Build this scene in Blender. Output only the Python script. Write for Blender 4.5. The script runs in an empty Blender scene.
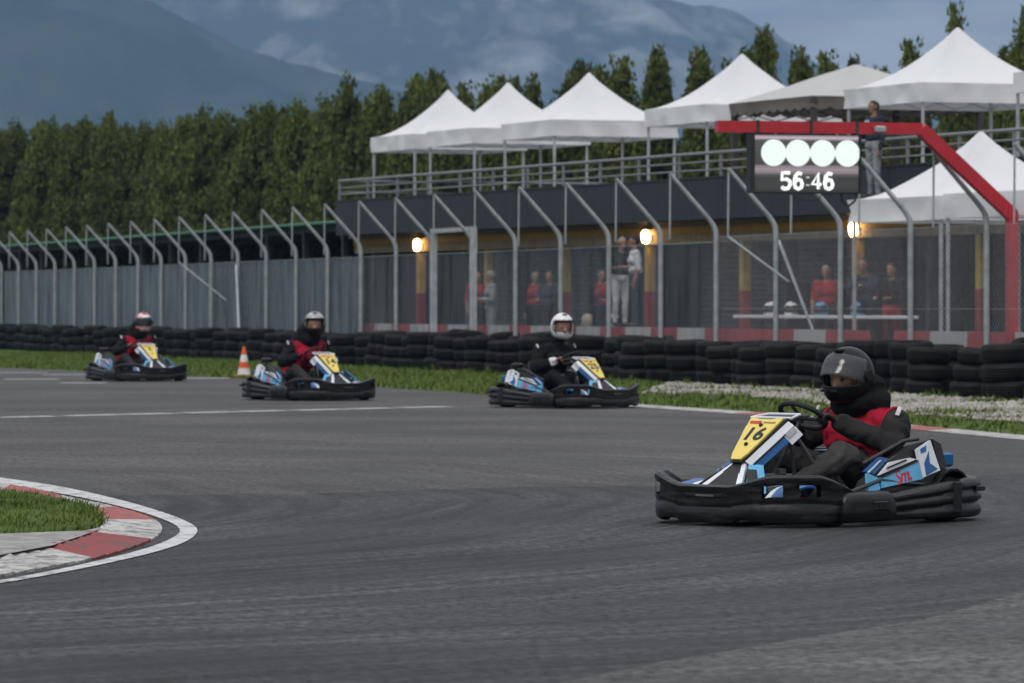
import bpy, bmesh, math, random
from math import sin, cos, pi, radians, sqrt, atan2
from mathutils import Vector, Matrix, noise
random.seed(7)
scene = bpy.context.scene
COL = scene.collection
# ---------------------------------------------------------------- camera constants
F = 4500.0; CX = 512.0; YH = 307.0; H = 1.33
def G(px, py, z=0.0):                                   # point of the ground seen at a pixel of the survey photo
    Y = F * (H - z) / (py - YH)
    return Vector(((px - CX) / F * Y, Y, z))
def P(px, py, Y):
    return Vector(((px - CX) / F * Y, Y, H + (YH - py) / F * Y))
# ---------------------------------------------------------------- materials
MATS = {}
def M(name, col, rough=.6, metal=0.0, var=.18, scale=6.0, bump=0.0, bscale=40.0, spec=.4, emit=None, coat=0.0):
    if name in MATS: return MATS[name]
    m = bpy.data.materials.new(name); m.use_nodes = True
    nt = m.node_tree; N = nt.nodes; L = nt.links
    b = N['Principled BSDF']
    b.inputs['Roughness'].default_value = rough; b.inputs['Metallic'].default_value = metal
    b.inputs['Specular IOR Level'].default_value = spec
    b.inputs['Coat Weight'].default_value = coat
    tc = N.new('ShaderNodeTexCoord')
    n = N.new('ShaderNodeTexNoise'); n.inputs['Scale'].default_value = scale; n.inputs['Detail'].default_value = 6
    L.new(tc.outputs['Object'], n.inputs['Vector'])
    r = N.new('ShaderNodeMapRange'); r.inputs[1].default_value = .3; r.inputs[2].default_value = .7
    r.inputs[3].default_value = 1 - var; r.inputs[4].default_value = 1 + var
    L.new(n.outputs['Fac'], r.inputs[0])
    mx = N.new('ShaderNodeMix'); mx.data_type = 'RGBA'; mx.blend_type = 'MULTIPLY'; mx.inputs[0].default_value = 1
    mx.inputs[6].default_value = (*col, 1); L.new(r.outputs[0], mx.inputs[7])
    L.new(mx.outputs[2], b.inputs['Base Color'])
    if bump:
        n2 = N.new('ShaderNodeTexNoise'); n2.inputs['Scale'].default_value = bscale; n2.inputs['Detail'].default_value = 4
        L.new(tc.outputs['Object'], n2.inputs['Vector'])
        bp = N.new('ShaderNodeBump'); bp.inputs['Strength'].default_value = bump; bp.inputs['Distance'].default_value = .02
        L.new(n2.outputs['Fac'], bp.inputs['Height']); L.new(bp.outputs['Normal'], b.inputs['Normal'])
    if emit:
        b.inputs['Emission Color'].default_value = (*emit[0], 1); b.inputs['Emission Strength'].default_value = emit[1]
    MATS[name] = m
    return m
def nodes(name):
    m = bpy.data.materials.new(name); m.use_nodes = True
    return m, m.node_tree.nodes, m.node_tree.links, m.node_tree.nodes['Principled BSDF']
# ---------------------------------------------------------------- mesh builder
class MB:
    def __init__(s): s.v = []; s.f = []; s.m = []; s.sm = []
    def add(s, vs, fs, mi=0, smooth=False):
        o = len(s.v); s.v.extend([tuple(v) for v in vs])
        for f in fs: s.f.append([i + o for i in f]); s.m.append(mi); s.sm.append(smooth)
    def box(s, c, d, rot=None, mi=0, bev=0.0):
        c = Vector(c); hx, hy, hz = d[0] / 2, d[1] / 2, d[2] / 2
        if bev:
            b = min(bev, hx * .9, hy * .9, hz * .9); vs = []; 
            for (z, q) in ((-hz, b), (-hz + b, 0), (hz - b, 0), (hz, b)):
                x, y = hx - q, hy - q; k = b if q == 0 else 0
                k = b * .9
                vs += [(-x + k, -y, z), (x - k, -y, z), (x, -y + k, z), (x, y - k, z), (x - k, y, z), (-x + k, y, z), (-x, y - k, z), (-x, -y + k, z)]
            fs = [[7, 6, 5, 4, 3, 2, 1, 0], [24, 25, 26, 27, 28, 29, 30, 31]]
            for r in range(3):
                for i in range(8):
                    j = (i + 1) % 8; fs.append([r * 8 + i, r * 8 + j, r * 8 + 8 + j, r * 8 + 8 + i])
        else:
            vs = [(x, y, z) for z in (-hz, hz) for (x, y) in ((-hx, -hy), (hx, -hy), (hx, hy), (-hx, hy))]
            fs = [[3, 2, 1, 0], [4, 5, 6, 7], [0, 1, 5, 4], [1, 2, 6, 5], [2, 3, 7, 6], [3, 0, 4, 7]]
        vs = [Vector(v) for v in vs]
        if rot is not None: vs = [rot @ v for v in vs]
        s.add([v + c for v in vs], fs, mi)
        return s
    def rings(s, rings, closed_ring=True, cap=True, mi=0, smooth=True, loop=False):
        n = len(rings[0]); vs = [p for r in rings for p in r]; fs = []
        R = len(rings)
        for a in range(R if loop else R - 1):
            b = (a + 1) % R
            for i in range(n if closed_ring else n - 1):
                j = (i + 1) % n
                fs.append([a * n + i, a * n + j, b * n + j, b * n + i])
        o = len(s.v)
        s.add(vs, fs, mi, smooth)
        if cap and not loop:
            s.f.append([o + i for i in range(n)][::-1]); s.m.append(mi); s.sm.append(False)
            s.f.append([o + (R - 1) * n + i for i in range(n)]); s.m.append(mi); s.sm.append(False)
        return s
    def tube(s, pts, r, n=8, mi=0, loop=False, cap=True):
        pts = [Vector(p) for p in pts]; rs = r if isinstance(r, (list, tuple)) else [r] * len(pts)
        rings = []; K = len(pts); up = None
        for i, p in enumerate(pts):
            a = pts[i - 1] if (i > 0 or loop) else p
            b = pts[(i + 1) % K] if (i < K - 1 or loop) else p
            t = (b - a).normalized()
            if up is None:
                up = Vector((0, 0, 1)) if abs(t.z) < .9 else Vector((1, 0, 0))
            u = (up - t * up.dot(t)).normalized(); w = t.cross(u); up = u
            rings.append([p + (u * cos(2 * pi * k / n) + w * sin(2 * pi * k / n)) * rs[i] for k in range(n)])
        return s.rings(rings, True, cap, mi, True, loop)
    def lathe(s, prof, c=(0, 0, 0), axis='z', n=24, mi=0, cap=True, smooth=True):
        rings = []
        for (r, z) in prof:
            ring = []
            for k in range(n):
                a = 2 * pi * k / n; x, y = r * cos(a), r * sin(a)
                p = (x, y, z) if axis == 'z' else ((x, -z, y) if axis == 'y' else (z, x, y))
                ring.append(Vector(p) + Vector(c))
            rings.append(ring)
        return s.rings(rings, True, cap, mi, smooth)
    def poly(s, pts, thick, mi=0):                        # planar polygon (3D) with thickness along its normal (downwards)
        pts = [Vector(p) for p in pts]; n = Vector((0, 0, 0))
        for i in range(len(pts)):
            n += pts[i].cross(pts[(i + 1) % len(pts)])
        n.normalize(); k = len(pts)
        vs = pts + [p - n * thick for p in pts]
        fs = [list(range(k)), list(range(2 * k - 1, k - 1, -1))] + [[i, k + i, k + (i + 1) % k, (i + 1) % k] for i in range(k)]
        s.add(vs, fs, mi); return s
    def build(s, name, mats, parent=None, smooth_angle=None):
        me = bpy.data.meshes.new(name); me.from_pydata(s.v, [], s.f)
        if not isinstance(mats, (list, tuple)): mats = [mats]
        for m in mats: me.materials.append(m)
        me.polygons.foreach_set('material_index', s.m); me.polygons.foreach_set('use_smooth', s.sm)
        me.update()
        if any(s.sm) and len(s.f) < 6000: me.set_sharp_from_angle(angle=radians(smooth_angle or 40))
        o = bpy.data.objects.new(name, me); COL.objects.link(o)
        if parent is not None: o.parent = parent
        return o
def tag(o, label, cat, group=None):
    o['label'] = label; o['category'] = cat
    if group: o['group'] = group
    return o
def struct(o): o['kind'] = 'structure'; return o
def stuff(o, label=None, cat=None):
    o['kind'] = 'stuff'
    if label: o['label'] = label; o['category'] = cat
    return o
def thing(name, label, cat, loc=(0, 0, 0), rz=0.0, group=None, sc=1.0):
    o = bpy.data.objects.new(name, None); COL.objects.link(o)
    o.location = loc; o.rotation_euler = (0, 0, rz); o.scale = (sc, sc, sc); o.empty_display_size = .1
    return tag(o, label, cat, group)
def copy_tree(o, parent=None):
    c = o.copy(); COL.objects.link(c)
    if parent is not None: c.parent = parent
    for ch in list(o.children): copy_tree(ch, c)
    return c
def text_mesh(txt, size, name, mat, parent, mtx, depth=.003, bold=0.0, shear=0.0, spacing=1.0):
    cu = bpy.data.curves.new(name, 'FONT'); cu.body = txt; cu.size = size; cu.align_x = 'CENTER'; cu.align_y = 'CENTER'
    cu.extrude = depth; cu.offset = bold; cu.shear = shear; cu.space_character = spacing
    t = bpy.data.objects.new(name, cu); COL.objects.link(t)
    dg = bpy.context.evaluated_depsgraph_get(); me = bpy.data.meshes.new_from_object(t.evaluated_get(dg))
    bpy.data.objects.remove(t); me.transform(mtx); me.materials.clear(); me.materials.append(mat); me.name = name
    o = bpy.data.objects.new(name, me); COL.objects.link(o)
    if parent is not None: o.parent = parent
    return o
def frame(o, x, y):
    x = Vector(x).normalized(); y = Vector(y); y = (y - x * y.dot(x)).normalized(); z = x.cross(y)
    return Matrix(((x.x, y.x, z.x, o[0]), (x.y, y.y, z.y, o[1]), (x.z, y.z, z.z, o[2]), (0, 0, 0, 1)))

# common materials
def scuffed_plastic():
    m = bpy.data.materials.new('black_plastic'); m.use_nodes = True; N = m.node_tree.nodes; L = m.node_tree.links; b = N['Principled BSDF']
    tc = N.new('ShaderNodeTexCoord'); mp = N.new('ShaderNodeMapping'); mp.inputs['Scale'].default_value = (5, 5, 38); L.new(tc.outputs['Object'], mp.inputs[0])
    n = N.new('ShaderNodeTexNoise'); n.inputs['Scale'].default_value = 1; n.inputs['Detail'].default_value = 8; n.inputs['Roughness'].default_value = .7; L.new(mp.outputs[0], n.inputs['Vector'])
    r = N.new('ShaderNodeValToRGB'); e = r.color_ramp.elements; e[0].position = .50; e[1].position = .74; e[0].color = (.0042, .0043, .0048, 1); e[1].color = (.034, .034, .036, 1)
    L.new(n.outputs['Fac'], r.inputs[0]); L.new(r.outputs[0], b.inputs['Base Color'])
    q = N.new('ShaderNodeMapRange'); q.inputs[1].default_value = .4; q.inputs[2].default_value = .7; q.inputs[3].default_value = .28; q.inputs[4].default_value = .6; L.new(n.outputs['Fac'], q.inputs[0]); L.new(q.outputs[0], b.inputs['Roughness'])
    b.inputs['Specular IOR Level'].default_value = .42
    n2 = N.new('ShaderNodeTexNoise'); n2.inputs['Scale'].default_value = 14; n2.inputs['Detail'].default_value = 4; L.new(tc.outputs['Object'], n2.inputs['Vector'])
    bp_ = N.new('ShaderNodeBump'); bp_.inputs['Strength'].default_value = .3; bp_.inputs['Distance'].default_value = .02; L.new(n2.outputs['Fac'], bp_.inputs['Height']); L.new(bp_.outputs['Normal'], b.inputs['Normal'])
    MATS['black_plastic'] = m; return m
BLACKP = scuffed_plastic()
RUBBER = M('tyre_rubber', (.0062, .0062, .0064), .66, var=.6, scale=3.5, bump=.3, bscale=14, spec=.19)
STEEL = M('galvanised_steel', (.34, .37, .39), .55, metal=.3, var=.2, scale=5)
DSTEEL = M('dark_steel', (.06, .062, .065), .45, metal=.6)
WHITEPL = M('white_fibreglass', (.66, .68, .72), .3, var=.06, coat=.2)
LBLUE = M('light_blue_graphics', (.10, .36, .60), .3, var=.12, coat=.2)
BLUE = M('blue_graphics', (.009, .095, .28), .32, var=.12, coat=.2)
YELLOW = M('yellow_plate', (.72, .56, .13), .4, var=.06)
INK = M('black_print', (.012, .012, .012), .5)
REDINK = M('red_print', (.5, .03, .03), .45)
CHROME = M('bright_metal', (.55, .56, .58), .22, metal=.9)
GREYTANK = M('grey_tank_plastic', (.12, .12, .12), .5)

# ================================================================= THE SETTING
# fence survey: 3.06 m bays from (7.10, 67.3)
FP = lambda i: Vector((7.0998 - .87853 * i, 67.3 + 2.933 * i, 0))
FD = Vector((-.87853, 2.933, 0)).normalized()          # along the fence, away
FN = Vector((-FD.y, FD.x, 0))                          # towards the track
if FN.x > 0: FN = -FN
def edge_line(px_pts): return [G(x, y) for x, y in px_pts]

# ground
def ground_mat():
    m, N, L, b = nodes('meadow')
    tc = N.new('ShaderNodeTexCoord'); n = N.new('ShaderNodeTexNoise'); n.inputs['Scale'].default_value = .9; n.inputs['Detail'].default_value = 8
    L.new(tc.outputs['Object'], n.inputs['Vector'])
    r = N.new('ShaderNodeValToRGB'); r.color_ramp.elements[0].position = .3; r.color_ramp.elements[1].position = .72
    r.color_ramp.elements[0].color = (.035, .06, .016, 1); r.color_ramp.elements[1].color = (.085, .13, .035, 1)
    L.new(n.outputs['Fac'], r.inputs[0]); L.new(r.outputs[0], b.inputs['Base Color']); b.inputs['Roughness'].default_value = .95
    b.inputs['Specular IOR Level'].default_value = .1
    return m
MEADOW = ground_mat()
o = MB(); o.add([(-3400, -150, 0), (3400, -150, 0), (3400, 7600, 0), (-3400, 7600, 0)], [[0, 1, 2, 3]])
struct(o.build('ground', MEADOW))

def asphalt(name, c0, c1, streak):
    m, N, L, b = nodes(name)
    tc = N.new('ShaderNodeTexCoord')
    fine = N.new('ShaderNodeTexNoise'); fine.inputs['Scale'].default_value = 19; fine.inputs['Detail'].default_value = 5; fine.inputs['Roughness'].default_value = .75
    L.new(tc.outputs['Object'], fine.inputs['Vector'])
    big = N.new('ShaderNodeTexNoise'); big.inputs['Scale'].default_value = .35; big.inputs['Detail'].default_value = 5
    L.new(tc.outputs['Object'], big.inputs['Vector'])
    # rubber laid down along the line the karts take round the bend (centre of the bend at -11, 31)
    sb_ = N.new('ShaderNodeVectorMath'); sb_.operation = 'SUBTRACT'; sb_.inputs[1].default_value = (-11, 31, 0); L.new(tc.outputs['Object'], sb_.inputs[0])
    sx_ = N.new('ShaderNodeSeparateXYZ'); L.new(sb_.outputs[0], sx_.inputs[0])
    ln_ = N.new('ShaderNodeVectorMath'); ln_.operation = 'LENGTH'; L.new(sb_.outputs[0], ln_.inputs[0])
    at_ = N.new('ShaderNodeMath'); at_.operation = 'ARCTAN2'; L.new(sx_.outputs['Y'], at_.inputs[0]); L.new(sx_.outputs['X'], at_.inputs[1])
    wob_ = N.new('ShaderNodeTexNoise'); wob_.inputs['Scale'].default_value = .11; wob_.inputs['Detail'].default_value = 1; L.new(tc.outputs['Object'], wob_.inputs['Vector'])
    wr_ = N.new('ShaderNodeMath'); wr_.operation = 'MULTIPLY_ADD'; wr_.inputs[1].default_value = 3.0; L.new(wob_.outputs['Fac'], wr_.inputs[0]); L.new(ln_.outputs['Value'], wr_.inputs[2])
    sts = []
    for kr, ka in ((.75, 1.6), (5.5, 2.6)):
        cb = N.new('ShaderNodeCombineXYZ'); m1 = N.new('ShaderNodeMath'); m1.operation = 'MULTIPLY'; m1.inputs[1].default_value = kr; L.new(wr_.outputs[0], m1.inputs[0])
        m2 = N.new('ShaderNodeMath'); m2.operation = 'MULTIPLY'; m2.inputs[1].default_value = ka; L.new(at_.outputs[0], m2.inputs[0])
        L.new(m1.outputs[0], cb.inputs[0]); L.new(m2.outputs[0], cb.inputs[1])
        q = N.new('ShaderNodeTexNoise'); q.inputs['Scale'].default_value = 1.0; q.inputs['Detail'].default_value = 5; q.inputs['Roughness'].default_value = .6; L.new(cb.outputs[0], q.inputs['Vector']); sts.append(q)
    st = sts[0]
    def mr(src, a, bb, lo, hi):
        r = N.new('ShaderNodeMapRange'); r.inputs[1].default_value = a; r.inputs[2].default_value = bb; r.inputs[3].default_value = lo; r.inputs[4].default_value = hi
        L.new(src, r.inputs[0]); return r.outputs[0]
    def mul(a, bb):
        q = N.new('ShaderNodeMath'); q.operation = 'MULTIPLY'; L.new(a, q.inputs[0]); L.new(bb, q.inputs[1]); return q.outputs[0]
    k = mul(mul(mr(fine.outputs['Fac'], .40, .60, .34, 1.66), mr(big.outputs['Fac'], .38, .62, .82, 1.18)), mul(mr(st.outputs['Fac'], .38, .62, 1 - streak, 1 + streak), mr(sts[1].outputs['Fac'], .38, .62, 1 - streak * .8, 1 + streak * .8)))
    cr = N.new('ShaderNodeMix'); cr.data_type = 'RGBA'; cr.inputs[6].default_value = (*c0, 1); cr.inputs[7].default_value = (*c1, 1)
    L.new(big.outputs['Fac'], cr.inputs[0])
    mx = N.new('ShaderNodeMix'); mx.data_type = 'RGBA'; mx.blend_type = 'MULTIPLY'; mx.inputs[0].default_value = 1
    L.new(cr.outputs[2], mx.inputs[6]); L.new(k, mx.inputs[7]); L.new(mx.outputs[2], b.inputs['Base Color'])
    L.new(mr(st.outputs['Fac'], .3, .7, .62, .9), b.inputs['Roughness']); b.inputs['Specular IOR Level'].default_value = .28
    bp = N.new('ShaderNodeBump'); bp.inputs['Strength'].default_value = .35; bp.inputs['Distance'].default_value = .01
    L.new(fine.outputs['Fac'], bp.inputs['Height']); L.new(bp.outputs['Normal'], b.inputs['Normal'])
    return m
ASPH_UP = asphalt('asphalt_old', (.053, .051, .050), (.067, .064, .063), .22)
ASPH_LOW = asphalt('asphalt_rubbered', (.028, .0285, .0305), (.039, .0395, .0415), .44)
ASPH_LIGHT = asphalt('asphalt_pale', (.058, .058, .058), (.078, .078, .077), .20)

TE = edge_line([(1024, 437), (980, 433), (900, 425.5), (800, 416.5), (720, 411), (650, 406.5), (560, 400), (480, 394.5), (400, 389), (330, 384), (200, 376.5), (100, 372), (0, 368)])
d0 = (TE[0] - TE[2]).normalized()
TEX = [TE[0] + Vector((2.6, -14, 0)), TE[0] + Vector((5.5, -28, 0)), TE[0] + Vector((9, -60, 0))][::-1] + TE + [TE[-1] + Vector((-5, 9, 0)), TE[-1] + Vector((-16, 22, 0)), TE[-1] + Vector((-60, 60, 0))]
def sheet(name, pts, z, mat):
    o = MB(); o.add([(p.x, p.y, z) for p in pts], [list(range(len(pts)))])
    ob = o.build(name, mat)
    bm = bmesh.new(); bm.from_mesh(ob.data); bmesh.ops.triangulate(bm, faces=bm.faces[:])
    for f in bm.faces:
        if f.normal.z < 0: f.normal_flip()
    bm.to_mesh(ob.data); bm.free()
    return struct(ob)
def wob(pts, n=8, amp=.05):
    out = []
    for a, b in zip(pts, pts[1:]):
        for k in range(n):
            p = a.lerp(b, k / n); q = noise.noise(Vector((p.x * .9, p.y * .9, 3.3)))
            out.append(p + Vector((q * amp, q * amp, 0)))
    return out + [pts[-1]]
sheet('asphalt_track', wob(TEX, 6, .12) + [Vector((-90, -40, 0)), Vector((40, -40, 0))], .004, ASPH_UP)
# darker rubbered-in resurfacing from the apex to the right
lowb = [G(-260, 505), G(0, 499), G(150, 496), G(330, 494), G(520, 488), G(760, 486), G(1000, 476), G(1300, 470)]
sheet('asphalt_resurfaced', wob(lowb, 10, .10) + [Vector((14, 8, 0)), Vector((-8, 8, 0))], .008, ASPH_LOW)
palb = [G(1200, 560), G(1024, 594), G(922, 622.5), G(782, 645), G(662, 665), G(540, 690), G(380, 725)]
sheet('asphalt_pale_strip', wob(palb, 10, .05) + [Vector((-1.2, 9, 0)), Vector((9, 9, 0))], .012, ASPH_LIGHT)

# painted lines
def paint_mat(name, col, wear=.45, under=(.07, .07, .072)):
    m, N, L, b = nodes(name)
    tc = N.new('ShaderNodeTexCoord'); n = N.new('ShaderNodeTexNoise'); n.inputs['Scale'].default_value = 6; n.inputs['Detail'].default_value = 12; n.inputs['Roughness'].default_value = .8
    L.new(tc.outputs['Object'], n.inputs['Vector'])
    r = N.new('ShaderNodeValToRGB'); r.color_ramp.elements[0].position = wear - .06; r.color_ramp.elements[1].position = wear + .08
    r.color_ramp.elements[0].color = (*under, 1); r.color_ramp.elements[1].color = (*col, 1)
    L.new(n.outputs['Fac'], r.inputs[0]); L.new(r.outputs[0], b.inputs['Base Color']); b.inputs['Roughness'].default_value = .7
    return m
PAINT = paint_mat('worn_white_paint', (.52, .52, .52), .43)
PAINT2 = paint_mat('faded_white_paint', (.34, .34, .34), .43)
KWHITE = paint_mat('kerb_white_paint', (.46, .45, .43), .47, (.13, .125, .12))
KRED = paint_mat('kerb_red_paint', (.36, .075, .07), .46, (.13, .085, .08))
KRED2 = paint_mat('kerb_deep_red_paint', (.24, .03, .03), .45, (.08, .05, .05))
CONC = M('kerb_concrete', (.26, .25, .24), .85, var=.3, scale=9, bump=.3, bscale=30)

def ribbon(inner, outer, z0, z1, mats, seg=None, name='kerb', thick=None):
    o = MB()
    for i in range(len(inner) - 1):
        a, b, c, d = inner[i], inner[i + 1], outer[i + 1], outer[i]
        mi = seg(i) if seg else 0
        vs = [(a.x, a.y, z1), (b.x, b.y, z1), (c.x, c.y, z0), (d.x, d.y, z0)]
        n = (Vector(vs[1]) - Vector(vs[0])).cross(Vector(vs[3]) - Vector(vs[0]))
        o.add(vs, [[0, 1, 2, 3] if n.z > 0 else [3, 2, 1, 0]], mi)
        if thick:
            o.add([vs[3], vs[2], (vs[2][0], vs[2][1], .004), (vs[3][0], vs[3][1], .004)], [[0, 1, 2, 3]], mi)
    return o.build(name, mats)
def resample(pts, n):
    L = [0]
    for a, b in zip(pts, pts[1:]): L.append(L[-1] + (b - a).length)
    out = []
    for k in range(n + 1):
        t = L[-1] * k / n; i = max(j for j in range(len(L)) if L[j] <= t + 1e-9); i = min(i, len(pts) - 2)
        out.append(pts[i].lerp(pts[i + 1], (t - L[i]) / max(1e-9, L[i + 1] - L[i])))
    return out
def smooth(pts, it=2):
    for _ in range(it):
        q = [pts[0]]
        for a, b in zip(pts, pts[1:]): q += [a.lerp(b, .25), a.lerp(b, .75)]
        pts = q + [pts[-1]]
    return pts
# start line: dashes
sa, sb = G(-60, 419.5), G(450, 407)
o = MB(); k = 0; nseg = 9
for i in range(nseg):
    a = sa.lerp(sb, (i + .04) / nseg); b = sa.lerp(sb, (i + .94 - .12 * (i % 2)) / nseg)
    n = Vector((-(b - a).y, (b - a).x, 0)).normalized() * .17
    o.add([(a - n).to_tuple()[:2] + (.0085,), (b - n).to_tuple()[:2] + (.0085,), (b + n).to_tuple()[:2] + (.0085,), (a + n).to_tuple()[:2] + (.0085,)], [[0, 1, 2, 3]])
struct(o.build('start_line', PAINT))
o = MB()
for (px, py, w) in ((20, 373, 1.1), (32, 379.6, 1.0), (64, 375, .8), (84, 383.3, .8), (208, 378.6, .8)):
    p = G(px, py); o.add([(p.x - w / 2, p.y - .55, .0085), (p.x + w / 2, p.y - .45, .0085), (p.x + w / 2, p.y + .45, .0085), (p.x - w / 2, p.y + .35, .0085)], [[0, 1, 2, 3]])
struct(o.build('grid_marks', PAINT2))
# outer flush kerb on the right
i0 = [p for p in TE[:7]]
kin = resample(smooth([TE[0] + Vector((2.6, -14, 0))] + i0, 2), 46)
kout = [p + Vector((-.36, -.10, 0)) for p in kin]
def segk(i): return 1 if (i % 9 in (5, 6)) else 0
struct(ribbon(kin, kout, .0085, .020, [KWHITE, KRED], segk, 'outer_kerb'))
# apex: white line, kerb, concrete and grass
wl_o = smooth(edge_line([(-60, 470), (0, 479), (63, 488), (127, 503), (165, 514.5), (188, 523.5), (200.5, 532), (188, 544), (152, 555.5), (101, 567), (51, 577), (0, 586), (-60, 594)]), 2)
wl_i = smooth(edge_line([(-60, 478), (0, 486), (63, 495), (127, 509.5), (155, 518), (175, 526), (182, 533), (172, 541), (146, 551), (101, 562.5), (51, 573.5), (0, 583), (-60, 591.5)]), 2)
struct(ribbon(resample(wl_i, 60), resample(wl_o, 60), .013, .013, [PAINT], None, 'apex_line'))
k_o = smooth(edge_line([(-60, 478), (0, 486), (33, 490), (69, 500), (110, 508), (150, 519), (166, 531), (152, 544), (100, 561), (50, 570), (0, 579), (-60, 588)]), 2)
k_i = smooth(edge_line([(-60, 492), (0, 499), (33, 503), (60, 507), (84, 514), (102, 525), (104, 533), (100, 538), (84, 544), (52, 555), (0, 565), (-60, 574)]), 2)
NK = 44
ko, ki = resample(k_o, NK), resample(k_i, NK)
apex_i = max(range(NK + 1), key=lambda i: ko[i].x / ko[i].y)
def sega(i):
    q = (ko[i] + ko[i + 1]) / 2; px = CX + F * q.x / q.y
    if i < apex_i:
        return 0 if px < 12 else (1 if px < 62 else (0 if px < 112 else (1 if px < 157 else 0)))
    return 0 if px > 150 else (2 if px > 92 else 0)
kb = MB()
rng = random.Random(3)
for i in range(NK):                                     # each step a slab with a saw-tooth ridge and a joint
    a, b, c, d = ki[i], ki[i + 1], ko[i + 1], ko[i]
    s = .035
    A, B, C_, D = a.lerp(b, s), b.lerp(a, s), c.lerp(d, s), d.lerp(c, s)
    h1, h2 = .060 + rng.uniform(-.008, .008), .046
    ho = .018
    vs = [(A.x, A.y, h1), (B.x, B.y, h2), (C_.x, C_.y, ho), (D.x, D.y, ho + .006), (A.x, A.y, 0), (B.x, B.y, 0), (C_.x, C_.y, 0), (D.x, D.y, 0)]
    fs = [[0, 3, 2, 1], [3, 7, 6, 2], [0, 4, 7, 3], [1, 2, 6, 5]]
    n = (Vector(vs[3]) - Vector(vs[0])).cross(Vector(vs[1]) - Vector(vs[0]))
    if n.z < 0: fs = [f[::-1] for f in fs]
    kb.add(vs, fs, sega(i))
struct(kb.build('apex_kerb', [KWHITE, KRED, KRED2]))
conc = [G(-60, 560), G(0, 549), G(60, 543), G(100, 538)] + [p + Vector((0, 0.0, 0)) for p in ki[38:]]
sheet('kerb_apron', [G(-60, 546), G(0, 544.5), G(84, 541.5), G(100, 538)] + [G(100, 540), G(84, 546), G(52, 557), G(0, 567), G(-60, 576)], .062, CONC)

# grass
GRASS = None
def grass_mat():
    m, N, L, b = nodes('grass_blades')
    tc = N.new('ShaderNodeTexCoord'); n = N.new('ShaderNodeTexNoise'); n.inputs['Scale'].default_value = 2.2; n.inputs['Detail'].default_value = 6
    L.new(tc.outputs['Object'], n.inputs['Vector'])
    r = N.new('ShaderNodeValToRGB'); e = r.color_ramp.elements
    e[0].position = .32; e[1].position = .7; e[0].color = (.05, .088, .014, 1); e[1].color = (.15, .20, .042, 1)
    L.new(n.outputs['Fac'], r.inputs[0]); L.new(r.outputs[0], b.inputs['Base Color']); b.inputs['Roughness'].default_value = .7
    b.inputs['Specular IOR Level'].default_value = .2
    return m
GRASS = grass_mat()
def point_in(poly, x, y):
    c = False; j = len(poly) - 1
    for i in range(len(poly)):
        xi, yi, xj, yj = poly[i].x, poly[i].y, poly[j].x, poly[j].y
        if ((yi > y) != (yj > y)) and (x < (xj - xi) * (y - yi) / (yj - yi) + xi): c = not c
        j = i
    return c
def blades(o, x, y, z, h, w, rng, n=3):
    for _ in range(n):
        a = rng.uniform(0, 2 * pi); ln = rng.uniform(.1, .75) * h; hh = h * rng.uniform(.55, 1.1)
        bx, by = x + rng.uniform(-.03, .03), y + rng.uniform(-.03, .03)
        dx, dy = cos(a) * w, sin(a) * w; tx, ty = -sin(a) * ln, cos(a) * ln
        o.add([(bx - dx, by - dy, z), (bx + dx, by + dy, z), (bx + tx * .45 + dx * .6, by + ty * .45 + dy * .6, z + hh * .6), (bx + tx, by + ty, z + hh)], [[0, 1, 2], [0, 2, 3]])
rng = random.Random(11)
isl = smooth([G(-400, 500), G(-60, 496), G(0, 499), G(33, 503), G(60, 507), G(84, 514), G(102, 525), G(105, 533), G(98, 538), G(84, 541), G(0, 545), G(-60, 547), G(-400, 560)], 2)
o = MB(); xs = [p.x for p in isl]; ys = [p.y for p in isl]
cen = G(-120, 525)
def isl_h(x, y): return .06 + .02 * max(0, 1 - ((x - cen.x) ** 2 / 6 + (y - cen.y) ** 2 / 8))
cnt = 0
while cnt < 13000:
    x = rng.uniform(-6.0, max(xs)); y = rng.uniform(min(ys), max(ys))
    if not point_in(isl, x, y): continue
    q = noise.noise(Vector((x * 2.2, y * 2.2, 0)))
    blades(o, x, y, isl_h(x, y) - .03, .062 * (1 + .7 * q), .0055, rng, 3); cnt += 1
stuff(o.build('island_grass', GRASS), 'short green grass on the island inside the apex kerb', 'grass')
o = MB(); m = len(isl); o.add([(p.x, p.y, .02) for p in isl] + [(p.x * .96 + cen.x * .04, p.y * .96 + cen.y * .04, .075) for p in isl], [list(range(m, 2 * m))] + [[i, (i + 1) % m, m + (i + 1) % m, m + i] for i in range(m)])
for (x, y, z) in o.v: pass
struct(o.build('island_soil', MEADOW))

# tyre wall front line
TW = smooth([Vector((8.3, 55.5, 0)), Vector((7.35, 62.3, 0)), Vector((6.0, 67.6, 0)), Vector((4.0, 74, 0)), Vector((2.6, 78.5, 0)), Vector((.4, 86.5, 0)), Vector((-2.6, 97, 0)), Vector((-7.4, 112.8, 0)), Vector((-14.2, 135, 0)), Vector((-19.5, 152, 0))], 2)
def tw_off(d):
    out = []
    for i, p in enumerate(TW):
        t = (TW[min(i + 1, len(TW) - 1)] - TW[max(i - 1, 0)]).normalized(); out.append(p + Vector((-t.y, t.x, 0)) * d)
    return out
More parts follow.
